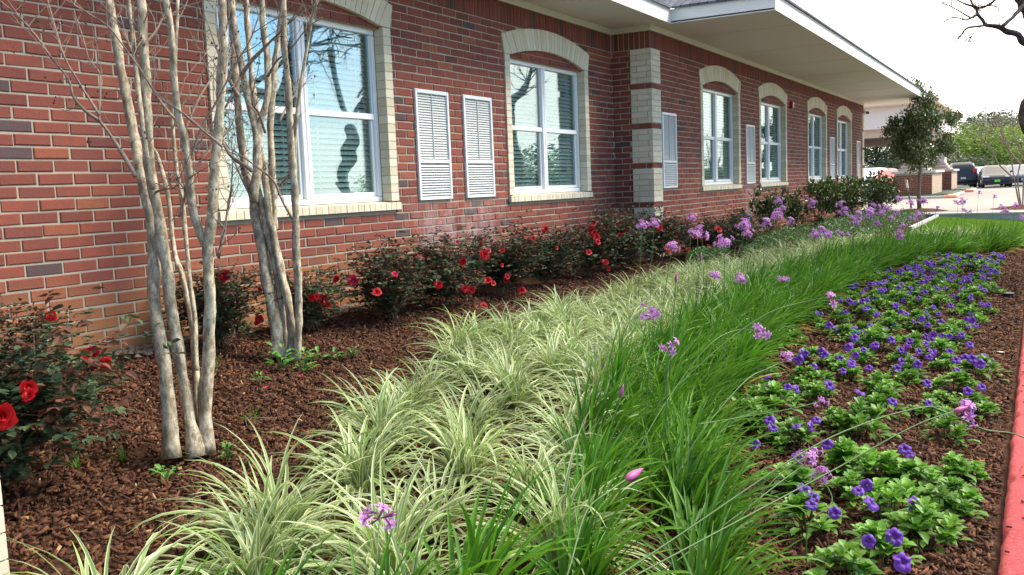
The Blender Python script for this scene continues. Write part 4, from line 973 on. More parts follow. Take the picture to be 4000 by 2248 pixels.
def car(name, loc, rz, col, label, kind='sedan', L=4.6, W=1.8, H=1.45, plate=None):
    t = thing(name, loc, label, 'car', 'cars parked beyond the drive', rz)
    mat = M.get('paint_'+col) 
    if mat is None:
        rgb = dict(black=(.02, .02, .024), white=(.75, .76, .78), maroon=(.22, .015, .03), red=(.42, .03, .03), blue=(.28, .36, .46), silver=(.5, .52, .55), grey=(.12, .13, .15))[col]
        mm_ = MT('paint_'+col, .35, .5); mm_.base(rgb); mm_.b.inputs['Coat Weight'].default_value = .25; mat = M['paint_'+col] = mm_.m
    h = H
    if kind == 'suv': st = [(-.5, .30, .62, .62), (-.485, .30, .98, .98), (-.46, .28, 1.0, h*.88), (-.40, .25, 1.02, h*.98), (-.1, .22, 1.0, h), (.10, .22, 1.0, h*.97), (.22, .22, 1.0, 1.05), (.40, .24, .92, .95), (.48, .27, .78, .80), (.5, .3, .6, .62)]
    else: st = [(-.5, .30, .62, .64), (-.485, .28, .88, .92), (-.36, .24, .92, .98), (-.22, .2, .92, h*.97), (-.02, .2, .90, h), (.10, .2, .90, h*.94), (.27, .22, .88, .95), (.42, .24, .78, .82), (.485, .27, .68, .70), (.5, .3, .55, .57)]
    mb = MB(); vs = []; ng = len(st)
    for i, (x, zl, zb, zt) in enumerate(st):
        ww = W/2*(1-.0 if .05 < i/(ng-1) < .95 else .88); wt = ww*.76 if zt > zb+.15 else ww*.93; zt = max(zt, zb+.01)
        sec = [(-ww*.95, zl), (-ww, zl+.15), (-ww, zb-.12), (-ww*.97, zb), (-wt, zt-.06), (-wt*.85, zt), (wt*.85, zt), (wt, zt-.06), (ww*.97, zb), (ww, zb-.12), (ww, zl+.15), (ww*.95, zl)]
        vs += [(x*L, y, z) for y, z in sec]
    m_ = 12; fs = [(i*m_+j, i*m_+(j+1) % m_, (i+1)*m_+(j+1) % m_, (i+1)*m_+j) for i in range(ng-1) for j in range(m_)]+[tuple(range(m_-1, -1, -1)), tuple((ng-1)*m_+j for j in range(m_))]
    mb.add(vs, fs); me = mesh_from('body', mb.v, mb.f, mat, smooth=True); child('body', me, t)
    # glazing: side, front and rear panels just proud of the cabin
    def S_(i): x, zl, zb, zt = st[i]; ww = W/2; wt = ww*.76; return x*L, ww*.97, wt, zb, zt
    i0, i1 = (2, 6) if kind == 'suv' else (2, 6)
    def glass(nm, q):
        m2 = MB(); c = sum((Vector(p) for p in q), Vector())/len(q); nn = (Vector(q[1])-Vector(q[0])).cross(Vector(q[2])-Vector(q[0])).normalized()
        if nn.dot(c-Vector((0, 0, .7))) < 0: nn = -nn
        a = [c+(Vector(p)-c)*.9+nn*.012 for p in q]; b = [c+(Vector(p)-c)*.94-nn*.02 for p in q]; k = len(q)
        m2.add(a+b, [tuple(range(k))]+[(j, (j+1) % k, k+(j+1) % k, k+j) for j in range(k)]); child(nm, mesh_from(nm, m2.v, m2.f, M['carglass']), t)
    xr, wr, wtr, zbr, ztr = S_(i0); xr2, _, _, _, ztr2 = S_(i0+1); xf, wf, _, zbf, _ = S_(i1); xf2, _, wtf, _, ztf2 = S_(i1-1)
    glass('windscreen', [(xf, -wf*.93, zbf+.02), (xf, wf*.93, zbf+.02), (xf2, wtf*.9, ztf2-.03), (xf2, -wtf*.9, ztf2-.03)])
    if kind == 'suv': glass('rear_window', [(-.478*L, -wr*.84, 1.0), (-.478*L, wr*.84, 1.0), (-.40*L-.03, wtr*.95, h*.95), (-.40*L-.03, -wtr*.95, h*.95)])
    else: glass('rear_window', [(xr, -wr*.9, zbr+.04), (xr, wr*.9, zbr+.04), (xr2, wtr*.9, ztr2-.04), (xr2, -wtr*.9, ztr2-.04)])
    for s in (-1, 1): glass('side_window', [(xr+(.1 if kind == 'suv' else .35), s*wr, zbr+.03), (xf-.12, s*wf, zbf+.03), (xf2, s*(wtf+.03), ztf2-.08), (xr2+.1, s*(wtf+.03), ztr2-.08)])
    for s in (-1, 1):
        for xx in (-.31*L, .32*L):
            wm = MB(); y = s*(W/2-.10); wm.tube([(xx, y-.11, .33), (xx, y-.10, .33), (xx, y+.10, .33), (xx, y+.11, .33)], [.29, .33, .33, .29], 18); w_ = child('wheel', mesh_from('wheel', wm.v, wm.f, M['rubber'], smooth=False), t)
            wm = MB(); wm.tube([(xx, y+s*.10, .33), (xx, y+s*.122, .33)], [.21, .19], 14); child('rim', mesh_from('rim', wm.v, wm.f, M['chrome']), w_)
        m2 = MB(); m2.bbox(.462*L, .492*L, s*W*.36-.18, s*W*.36+.18, .66, .76, .02); child('headlight', mesh_from('headlight', m2.v, m2.f, M['lampwhite']), t)
        m2 = MB(); zt_ = (1.0, 1.3) if kind == 'suv' else (.74, .88); m2.bbox(-.497*L, -.47*L, s*W*.40-.13, s*W*.40+.13, zt_[0], zt_[1], .02); child('tail_light', mesh_from('tail_light', m2.v, m2.f, M['lampred']), t)
        m2 = MB(); m2.bbox(.17*L, .20*L, s*(W/2+.02)-.08, s*(W/2+.02)+.08, .95, 1.07, .02); child('mirror', mesh_from('mirror', m2.v, m2.f, mat), t)
    m2 = MB(); m2.bbox(.478*L, .505*L, -.42, .42, .36, .56, .02); child('grille', mesh_from('grille', m2.v, m2.f, M['black']), t)
    m2 = MB(); m2.bbox(.503*L, .512*L, -.16, .16, .36, .5, .005); m2.bbox(-.508*L, -.495*L, -.16, .16, .6, .72, .005); child('plate', mesh_from('plate', m2.v, m2.f, M[plate or 'cwhite']), t)
    m2 = MB(); m2.bbox(-.502*L, .502*L, -W*.46, W*.46, .2, .34, .03); child('bumper', mesh_from('bumper', m2.v, m2.f, M['black']), t)
    return t
def carat(u, v, X, rz, col, label, kind='sedan', **k):
    d = ray(u, v); q = d*(X/d[0]); return car('parked_car', (q[0], q[1], .25), rz, col, label, kind, **k)
carat(3752, 735, 73, R(8), 'black', 'black van with white roof light seen from behind, right of the brick piers', 'suv', H=1.75)
carat(3885, 732, 70, R(186), 'black', 'black sedan with bright green front plate facing the drive', plate='plategreen')
carat(3822, 715, 82, R(10), 'blue', 'pale blue car parked between the black van and the black sedan')
carat(3975, 728, 74, R(190), 'grey', 'dark car half hidden by the bare tree at the right edge')
carat(3395, 742, 72, R(170), 'white', 'white car nearest the end of the building', 'suv', H=1.65)
carat(3445, 738, 76, R(175), 'maroon', 'maroon car between the white car and the small red car', 'suv', H=1.6)
carat(3480, 742, 70, R(178), 'red', 'small red sedan left of the long brick pier')
carat(3420, 712, 92, R(175), 'white', 'white car in the second row behind the maroon car')
carat(3850, 712, 100, R(185), 'white', 'white car far behind the black sedan')
carat(3945, 712, 98, R(185), 'silver', 'silver car far behind the black sedan on its right')
carat(3520, 715, 95, R(175), 'black', 'dark car in the far row above the long brick pier')

# ============================================================ strappy plants
def blades(n, seed, r0, L, W, el, droop, segs=7, az=None, azs=10, tip=.15, yellow=0, fold=.25, lean=(0, 0, 0)):
    rs = np.random.RandomState(seed); Vs = []; Fs = []; Ts = []; As = []; o = 0
    for i in range(n):
        a = rs.uniform(0, 6.283) if (az is None or rs.rand() < .12) else rs.normal(az, azs)
        rr_ = r0*math.sqrt(rs.rand()); b = rs.uniform(0, 6.28); p = np.array([rr_*math.cos(b), rr_*math.sin(b), -.01])
        e_ = R(rs.uniform(*el)); l = L*rs.uniform(.6, 1.15); w_ = W*rs.uniform(.75, 1.2); dr = R(rs.uniform(*droop))
        if rs.rand() < .12: dr *= 1.5
        h = np.array([math.cos(a), math.sin(a), 0]); sd = np.array([-math.sin(a), math.cos(a), 0]); tw = rs.normal(0, .5); tn = rs.rand()
        low = rs.rand() < yellow
        if low: tn = rs.uniform(.965, 1); e_ = R(rs.uniform(5, 35)); l *= .8
        else: tn *= .95
        cur = rs.normal(0, .25)
        for k in range(segs+1):
            t = k/segs; wv = w_*(.55+.45*min(1, t*4))*(1-max(0, (t-tip))/(1-tip))**.7 if k < segs else .0004
            ang = e_-dr*t**1.5; c = math.cos(tw*t); s = math.sin(tw*t)
            hh = h*math.cos(cur*t)+sd*math.sin(cur*t)
            nn = np.array([-hh[0]*math.sin(ang), -hh[1]*math.sin(ang), math.cos(ang)]); ss = sd*c+nn*s
            Vs += [p-ss*wv*.5+nn*wv*fold, p-0*ss, p+ss*wv*.5+nn*wv*fold]; As += [0, 1, 0]; Ts += [tn]*3
            if k < segs:
                q = o+k*3; Fs += [(q, q+1, q+4, q+3), (q+1, q+2, q+5, q+4)]
            p = p+(hh*math.cos(ang)+np.array([0, 0, math.sin(ang)]))*l/segs
            if p[2] < .008: p[2] = .008+.004*rs.rand()
        o += (segs+1)*3
    return Vs, Fs, Ts, As
def strap_mesh(name, mat, **k):
    V, F, T, A = blades(**k); return np_mesh(name, V, F, mat, T, A)
def scatter(line, half, step, seed, x0=None):
    """points filling a band: line = [(x, y, halfwidth)...]"""
    r = random.Random(seed); P = [Vector((a, b, 0)) for a, b, _ in line]; Hs = [c for *_, c in line]; out = []; acc = 0
    for i in range(len(P)-1):
        d = P[i+1]-P[i]; L = d.length; nrm = Vector((-d.y, d.x, 0)).normalized(); m = max(1, round(L/step))
        for j in range(m):
            t = j/m; h = Hs[i]+(Hs[i+1]-Hs[i])*t; rows = max(1, int(round(2*h/step)))+1; acc += 1
            for k in range(rows):
                s = -h+2*h*k/max(1, rows-1) if rows > 1 else 0
                q = P[i]+d*t+nrm*s+d.normalized()*(step*.5 if k % 2 else 0)+Vector((r.gauss(0, step*.13), r.gauss(0, step*.13), 0)); out.append((q.x, q.y))
    return out
GL = [(2.35, 1.02, .16), (3.0, 1.26, .20), (4.0, 1.62, .24), (5.0, 1.88, .26), (8.0, 2.15, .28), (11.0, 2.15, .28), (13.5, 2.0, .28), (15.6, 1.6, .3), (17.2, 1.0, .3), (18.5, .30, .25)]
LLN = [(1.75, 1.95, .25), (2.5, 1.88, .45), (3.0, 2.05, .42), (3.8, 2.38, .45), (5.15, 2.95, .52), (6.2, 3.08, .5), (8.0, 3.08, .44), (11.0, 3.02, .42), (13.5, 2.80, .40), (16, 2.25, .38), (17.9, 1.55, .35), (19.4, .55, .3)]
lir = [strap_mesh('blades', M['liriope'], n=112, seed=s, r0=.04, L=.43, W=.0165, el=(28, 88), droop=(55, 120), segs=9, tip=.3, yellow=.05) for s in range(6)]
kx = 4
pts = scatter(LLN[:kx+1], 0, .40, 1)+scatter(LLN[kx:], 0, .34, 5)
# hand placed clumps at the ragged near edge
extra = [(1.52, 2.22)]
rr = random.Random(3); npl = 0
for i, (x, y) in enumerate(pts+extra):
    if y < .12: continue
    npl += 1; s = rr.uniform(.8, 1.15)*(.92 if x > 6 else 1)
    near = x < 3.3
    lab = 'cream striped grassy clump packed inside the pale variegated border'
    c = link('liriope_clump', rr.choice(lir), None, (x, y, bedz(x, y)+.0), lab, 'ornamental grass', 'variegated grass clumps in the border'); c.rotation_euler = (rr.gauss(0, .06), rr.gauss(0, .06), rr.uniform(0, 6.28)); c.scale = (s, s, s*rr.uniform(.85, 1.1))
AZR = math.atan2(-.75, .66)                    # the green blades lean toward the kerb
gar = [strap_mesh('blades', M['garlic'], n=62, seed=20+s, r0=.05, L=.47, W=.017, tip=.4, el=(48, 88), droop=(20, 85), segs=7, az=AZR, azs=.75, yellow=.08, fold=.35) for s in range(6)]
garn = [strap_mesh('blades', M['garlic'], n=60, seed=40+s, r0=.05, L=.50, W=.0195, tip=.45, el=(42, 86), droop=(20, 85), segs=9, az=AZR, azs=.8, yellow=.08, fold=.35) for s in range(3)]
pts = scatter(GL, 0, .28, 2)+[(1.55, 1.72), (1.85, 1.55), (2.1, 1.42), (1.38, 1.95)]; rr = random.Random(4); gpos = []
for i, (x, y) in enumerate(pts):
    if y < .15: continue
    s = rr.uniform(.82, 1.12); gpos.append((x, y))
    c = link('society_garlic_clump', rr.choice(garn if x < 3.2 else gar), None, (x, y, bedz(x, y)), 'narrow green bladed clump packed inside the dark green border row', 'ornamental grass', 'green strappy clumps in the border'); c.rotation_euler = (rr.gauss(0, .05), rr.gauss(0, .05), rr.gauss(0, .35)); c.scale = (s, s, s*rr.uniform(.9, 1.12))

# ---- lilac flower heads on stalks
def floret(mb, c, d, s, r):
    d = d.normalized(); u = d.orthogonal().normalized(); v = d.cross(u); a0 = r.random()*6
    base = c-d*s*1.1; mb.tube([base, c], [s*.10, s*.20], 5, .5, cap=False); mb.a[-10:] = [0.0]*5+[.4]*5
    for k in range(6):
        a = a0+k*math.pi/3; dr_ = u*math.cos(a)+v*math.sin(a); sd = d.cross(dr_); w_ = s*.21; bend = r.uniform(.0, .35)
        p1 = c+dr_*s*.12; p2 = c+dr_*s*.55+d*s*.10; p3 = c+dr_*s*1.0-d*s*bend*.6
        mb.add([p1-sd*w_*.4, p1+sd*w_*.4, p2+sd*w_, p2-sd*w_, p3, p2+d*s*.03], [(0, 1, 5), (1, 2, 5), (0, 5, 3), (3, 5, 4), (5, 2, 4)], .5, [.1, .1, .8, .8, 1, .4])
def umbel(n, s, seed, spread=1.15, droop=0):
    r = random.Random(seed); mb = MB()
    for i in range(n):
        a = r.uniform(0, 6.28); e_ = R(r.uniform(-5, 70)); d = Vector((math.cos(a)*math.cos(e_), math.sin(a)*math.cos(e_), math.sin(e_)))
        floret(mb, d*s*r.uniform(1.2, 2.9), d+Vector((0, 0, -.35*droop)), s*r.uniform(.8, 1.15), r)
    for i in range(4):
        d = Vector((r.gauss(0, 1), r.gauss(0, 1), r.uniform(0, 1))).normalized(); mb.tube([d*s*.1, d*s*1.3, d*s*1.9], [s*.06, s*.14, s*.05], 5, 0)
        mb.a[-15:] = [0.0]*15
    return mesh_from('flower_head', mb.v, mb.f, M['tulbaghia'], mb.t, mb.a)
UM = [umbel(n, .0145, 60+k) for k, n in enumerate((13, 10, 15, 8))]; US = [umbel(n, .0145, 70+k, droop=1) for k, n in enumerate((4, 5, 3))]
budmb = MB(); budmb.tube([(0, 0, 0), (0, 0, .008), (0, 0, .018), (0, 0, .03), (0, 0, .043)], [.002, .0055, .0062, .004, .0005], 8); BUD = mesh_from('flower_bud', budmb.v, budmb.f, M['budred'], smooth=True)
def stalk(u, v, kind, label, dep=None, via=None, root=None, sc=1.0, tilt=(0, 0)):
    if dep is None:
        hgt = .62; p = ground_hit(u, v, hgt)
        # slide along the view line until it stands over the border
        best = None
        for h in np.linspace(.40, .80, 21):
            q = ground_hit(u, v, h)
            d = min((q.x-.08-a)**2+(q.y+.05-b)**2 for a, b in gpos)
            if best is None or d < best[0]: best = (d, q)
        p = best[1]
    else: p = at(u, v, dep)
    if root is None:
        a, b = min(gpos, key=lambda g: (p.x-.1-g[0])**2+(p.y+.06-g[1])**2)
        if (p.x-a)**2+(p.y-b)**2 > .35: a, b = p.x-.06, p.y+.04
        root = Vector((a, b, bedz(a, b)))
    else: root = at(*root)
    t = thing('garlic_flower_stalk', root, label, 'flower', 'lilac flowers on tall stalks')
    if via: P = [root]+[at(*q) for q in via]+[p]
    else: mid = (root+p)/2; mid.z += .06*(p-root).length; mid += (root-p)*.04; P = [root, mid, p]
    P = smoothpath(P, 6); rr_ = .0026*(1 if dep is None else .85); sc = sc*(1 if u < 2500*1.6 and kind == 'x' else 1.3)
    mb = MB(); mb.tube(P, [rr_*1.15-rr_*.35*i/len(P) for i in range(len(P))], 6); mb.build('stalk', [M['flstem']], t, smooth=True)
    d = (P[-1]-P[-3]).normalized()
    me = {'u': UM, 's': US}.get(kind, [BUD]); me = me[int(u*7+v) % len(me)]
    o = child('flower_bud' if kind == 'b' else 'flower_head', me, t, p-root, d.to_track_quat('Z', 'Y').to_euler(), sc)
    return t
k_ = 4000/2576
far_heads = [(1615, 572), (1645, 568), (1765, 585), (1755, 600), (1822, 617), (1870, 572), (1880, 592), (1925, 565), (1958, 510), (1985, 560), (1690, 625), (2035, 505), (2062, 585), (2050, 595), (2115, 515), (2125, 530), (2150, 555), (2190, 530), (2180, 545), (2215, 540), (2255, 540), (2240, 552), (2262, 505), (2290, 515), (2310, 545), (2205, 565), (2150, 565), (1740, 552), (2410, 515), (2422, 510), (2462, 487), (2500, 497), (2520, 525), (2556, 520), (2530, 535), (2565, 552), (2430, 535), (2355, 528)]
rr = random.Random(15)
far_heads += [(rr.uniform(1840, 2330), rr.uniform(508, 600)) for _ in range(18)]
for i, (u, v) in enumerate(far_heads):
    stalk(u*k_, v*k_, 'u', 'lilac star flower cluster among the far clusters by the shrubs' if u < 2330 else 'slender lilac flower cluster standing against the pale drive', sc=rr.uniform(1.25, 1.8))
NEAR = [((1797, 698), 'u', 'left one of the pair of lilac clusters above the green border', 1.15), ((1862, 708), 'u', 'fuller right one of the pair of lilac clusters above the green border', 1.35), ((1972, 708), 's', 'small lilac cluster right of the close pair', 1.3),
        ((1645, 797), 's', 'ragged lilac flower cluster over the pale striped grass', 1.4), ((1625, 805), 's', 'lilac flowers touching the ragged cluster over the striped grass', 1.2), ((1680, 885), 's', 'single open lilac star low over the green blades', 1.2),
        ((1762, 657), 'b', 'thin closed purple bud above the pale striped grass', 1.2), ((1700, 712), 'b', 'tiny closed bud left of the lilac pair', 1.0), ((1560, 1000), 'b', 'brown closed bud among the green blades', 1.0)]
for (u, v), kd, lb, sc_ in NEAR: stalk(u*k_, v*k_, kd, lb, sc=sc_)
stalk(2085*k_, 750*k_, 's', 'nodding magenta lilac flower on a long arching stalk over the petunias', dep=4.9, via=[(2380, 1800, 4.3), (2740, 1420, 4.6), (2980, 1235, 4.8), (3150, 1178, 4.9)], root=(2290, 2120, 4.1), sc=1.2)
stalk(1900*k_, 833*k_, 's', 'large nodding magenta lilac flower left of the petunias', dep=4.0, via=[(2500, 1750, 3.6), (2650, 1500, 3.8), (2780, 1340, 3.9), (2880, 1290, 4.0)], root=(2400, 2050, 3.5), sc=1.35)
stalk(1972*k_, 910*k_, 's', 'pinkish half open lilac flower beside the nearest petunia row', dep=3.9, via=[(2700, 1750, 3.5), (2900, 1500, 3.7), (3000, 1440, 3.85)], root=(2560, 2060, 3.4), sc=1.0)
stalk(2022*k_, 1172*k_, 's', 'pale lilac star flowers lying over the petunias', dep=3.2, via=[(2700, 2150, 2.9), (2950, 1960, 3.05), (3080, 1860, 3.15)], root=(2500, 2300, 2.8), sc=1.2)
stalk(2068*k_, 1205*k_, 'u', 'full pale lilac cluster hanging over the nearest petunias', dep=3.2, via=[(3160, 2050, 3.1), (3250, 1960, 3.15)], root=(3150, 2200, 3.1), sc=.95)
stalk(2038*k_, 1140*k_, 's', 'single pale lilac star above the full low cluster', dep=3.3, via=[(3000, 1900, 3.2)], root=(2900, 2100, 3.1), sc=.9)
stalk(2058*k_, 1012*k_, 's', 'faded pale lilac flowers between two petunia plants', dep=3.9, via=[(2900, 1630, 3.8), (3080, 1600, 3.85)], root=(2720, 1660, 3.7), sc=.9)
stalk(2425*k_, 1030*k_, 's', 'pink lilac flower on the longest arching stalk, near the red kerb', dep=2.8, via=[(2700, 2060, 2.4), (3150, 1760, 2.6), (3420, 1640, 2.7), (3620, 1590, 2.75), (3700, 1600, 2.8)], root=(2300, 2330, 2.2), sc=1.1)
stalk(2400*k_, 1035*k_, 'b', 'pink bud on the long straight stalk near the red kerb', dep=2.75, via=[(2800, 2080, 2.4), (3250, 1840, 2.6), (3560, 1670, 2.7)], root=(2350, 2320, 2.2), sc=1.0)
stalk(4060, 1740, 'b', 'long stalk bending over the red kerb', dep=2.85, via=[(3760, 1640, 2.78), (3850, 1680, 2.8), (3960, 1695, 2.82)], root=(3640, 1590, 2.75), sc=1.0)
stalk(1575*k_, 1207*k_, 'b', 'reddish lilac bud on a curved brown stalk in the foreground', dep=2.15, via=[(2230, 2200, 1.95), (2290, 2000, 2.05), (2380, 1920, 2.1)], root=(2190, 2330, 1.9), sc=1.35, )
stalk(955*k_, 1305*k_, 's', 'lone lilac flower in the foreground over the striped grass', dep=2.5, via=[(1470, 2200, 2.4)], root=(1465, 2380, 2.4), sc=1.35)

# ============================================================ petunias
def leaf_quadpts(p, d, n_, L, W, curl=.2):
    d = d.normalized(); s = d.cross(n_).normalized(); n_ = s.cross(d)
    P = [p, p+d*L*.35+s*W*.42+n_*L*.06, p+d*L*.76+s*W*.46+n_*L*.0, p+d*L-n_*L*curl, p+d*L*.76-s*W*.46+n_*L*.0, p+d*L*.35-s*W*.45+n_*L*.06, p+d*L*.5-n_*W*.10]
    return P, [(0, 1, 6), (1, 2, 6), (2, 3, 6), (3, 4, 6), (4, 5, 6), (5, 0, 6)]
def petunia_foliage(seed, n=95, rad=.135, h=.11):
    r = random.Random(seed); mb = MB()
    for sh in range(11):                         # shoots, each ending in a rosette
        a = r.uniform(0, 6.28); q = rad*math.sqrt(r.random())*.85 if sh else 0
        top = Vector((q*math.cos(a), q*math.sin(a), h*(1.05-.65*(q/rad)**2)*r.uniform(.75, 1.15))); axis = (top+Vector((0, 0, .05))).normalized()
        mb.tube([(top.x*.4, top.y*.4, 0), top*.7, top], [.0025, .0025, .002], 4, .3)
        tn = r.uniform(.1, .7)
        for ring, (m_, el_, L) in enumerate(((5, 12, .060), (5, 38, .048), (4, 62, .028))):
            for k in range(m_):
                b = 6.283*k/m_+ring*.6+r.gauss(0, .2); e_ = R(el_+r.gauss(0, 10)); d = Vector((math.cos(b)*math.cos(e_), math.sin(b)*math.cos(e_), math.sin(e_))); L_ = L*r.uniform(.75, 1.2)
                P, F = leaf_quadpts(top-axis*(.022-.011*ring), d+axis*.15, Vector((0, 0, 1))-d*.2, L_, L_*r.uniform(.5, .65), r.uniform(.05, .35)); mb.add(P, F, min(1, tn+ring*.14))
    for k in range(14):                          # outer skirt
        b = r.uniform(0, 6.28); q = rad*r.uniform(.45, .9); d = Vector((math.cos(b), math.sin(b), r.uniform(-.1, .35))); L_ = r.uniform(.045, .07)
        P, F = leaf_quadpts(Vector((q*math.cos(b), q*math.sin(b), r.uniform(.01, .05))), d, Vector((0, 0, 1)), L_, L_*.5, .2); mb.add(P, F, r.uniform(0, .4))
    return mesh_from('foliage', mb.v, mb.f, M['petunia_leaf'], mb.t, mb.a, smooth=True)
def petunia_flower(seed, R0=.031):
    r = random.Random(seed); mb = MB(); n = 30; rings = [(.003, -.034, 0), (.0035, -.012, .0), (.006, -.003, .1), (.5*R0, .003, .5), (.82*R0, .002, .8), (R0, -.004, 1)]; vs = []; ac = []
    fold = r.uniform(.0, .25)
    for j, (q, z, a_) in enumerate(rings):
        for k in range(n):
            a = 6.283*k/n; lob = 1-.16*(1-abs(math.cos(2.5*a)))**2*(q/R0)**2-.0; rip = (.16*math.sin(5*a)+.10*math.sin(8*a+seed))*(q/R0)**2*R0+r.gauss(0, .001)*(q/R0)
            x, y = q*lob*math.cos(a), q*lob*math.sin(a); vs.append((x, y, z+rip-fold*abs(x)*(q/R0))); ac.append(a_)
    m_ = len(rings); fs = [(j*n+k, j*n+(k+1) % n, (j+1)*n+(k+1) % n, (j+1)*n+k) for j in range(m_-1) for k in range(n)]
    mb.add(vs, fs, .5, ac); return mesh_from('bloom', mb.v, mb.f, M['petunia'], mb.t, mb.a, smooth=True)
PF = [petunia_foliage(80+i) for i in range(7)]; PB = [petunia_flower(90+i) for i in range(4)]
def Z7(x, y): return (2600+x/1.2614, 1100+y/1.2614)
pl = [(860, 1400), (560, 560), (450, 420), (640, 760), (480, 700), (1000, 1425), (1030, 1325), (1270, 1215), (1130, 1120), (715, 1150), (905, 990), (640, 960), (1400, 1060), (1210, 960), (1430, 900), (1290, 870), (1010, 900), (900, 850), (600, 780), (1400, 725), (960, 700), (1060, 600), (850, 660), (520, 590), (400, 620), (1190, 620), (1420, 500), (720, 480), (1050, 500), (1200, 420), (1550, 430), (1350, 545), (950, 350), (730, 370), (620, 270), (860, 390), (1350, 1120), (1500, 590)]
pp = []
for q in pl:
    g_ = ground_hit(*Z7(*q), .05)
    if all((g_.x-a)**2+(g_.y-b)**2 > .02 for a, b in pp): pp.append((g_.x, g_.y))
xm = max(a for a, b in pp)
rr = random.Random(8); x = 5.55; row = 0
while x < 15.6:
    yA, yB = .50, 1.74+(.12 if 7 < x < 12 else 0)-max(0, x-12.5)*.12; m_ = 4
    for k in range(m_):
        yy = yA+(yB-yA)*(k+(.5 if row % 2 else 0))/m_+rr.gauss(0, .045); xx = x+rr.gauss(0, .05)
        if all((xx-a)**2+(yy-b)**2 > .05 for a, b in pp): pp.append((xx, yy))
    x += .37; row += 1
fl = [(500, 510), (650, 530), (500, 470), (600, 520), (810, 510), (530, 720), (510, 680), (440, 800), (640, 710), (720, 715), (745, 680), (795, 800), (650, 870), (690, 355), (725, 420), (655, 385), (875, 440), (780, 360), (1000, 425), (960, 545), (1120, 590), (1205, 855), (1180, 825), (1195, 315), (1310, 345), (1250, 345), (930, 275), (1080, 230), (1000, 215), (1430, 385), (1440, 440), (1550, 405), (1570, 375), (1490, 540), (1560, 520), (1500, 310), (1300, 600), (1500, 640), (950, 1030), (990, 1005), (1020, 1090), (1235, 1100), (1130, 1260), (1175, 1385), (1000, 1280), (730, 1060), (720, 1100), (835, 1140), (690, 1030), (1290, 500), (1510, 380), (1355, 200), (1290, 215), (1400, 270), (1460, 262), (1530, 215), (1320, 262)]
flo = {i: [] for i in range(len(pp))}
for q in fl:
    g_ = ground_hit(*Z7(*q), .125); i = min(range(len(pp)), key=lambda j: (pp[j][0]-g_.x)**2+(pp[j][1]-g_.y)**2); flo[i].append(g_)
for i, (x, y) in enumerate(pp):
    if i >= len(pl)-4 or x > 6.3:
        n_ = max(0, int(rr.gauss(1.8+min(2.6, (x-5)*.35), 1.8)))
        if x > 6.0:
            for _ in range(min(n_, 9)): a = rr.uniform(0, 6.28); q = .14*math.sqrt(rr.random()); flo[i].append(Vector((x+q*math.cos(a), y+q*math.sin(a), bedz(x, y)+.10+.04*rr.random())))
NUM = ['no', 'one', 'two', 'three', 'four', 'five', 'six', 'seven', 'eight', 'nine', 'ten', 'eleven', 'twelve']
for i, (x, y) in enumerate(pp):
    z = bedz(x, y); nf = min(len(flo[i]), 12)
    rown = 'row beside the red kerb' if y < .72 else ('row by the green blades' if y > 1.3 else 'middle rows')
    dist_ = 'nearest end' if x < 4.2 else ('near half' if x < 6.5 else ('midway along' if x < 10 else 'far end'))
    t = thing('petunia_plant', (x, y, z), 'petunia with %s violet bloom%s, %s, %s' % (NUM[nf], '' if nf == 1 else 's', rown, dist_), 'flower plant', 'violet petunias in the mulch bed', rr.uniform(0, 6.28), 1)
    s = rr.uniform(.72, 1.15) if x > 5 else rr.uniform(.9, 1.3); child('foliage', PF[i % 7], t, sc=(s, s, s*rr.uniform(.9, 1.25)))
    Mi = Matrix.LocRotScale(t.location, t.rotation_euler, None).inverted()
    for q in flo[i][:12]:
        d = Vector((-.75+rr.gauss(0, .45), -.35+rr.gauss(0, .45), .75+rr.gauss(0, .3))).normalized(); lp = Mi @ Vector((q.x, q.y, max(q.z, z+.085)))
        dl = (Mi.to_3x3() @ d); e_ = dl.to_track_quat('Z', 'Y').to_euler(); child('bloom', rr.choice(PB), t, lp, e_, rr.uniform(.75, 1.2))

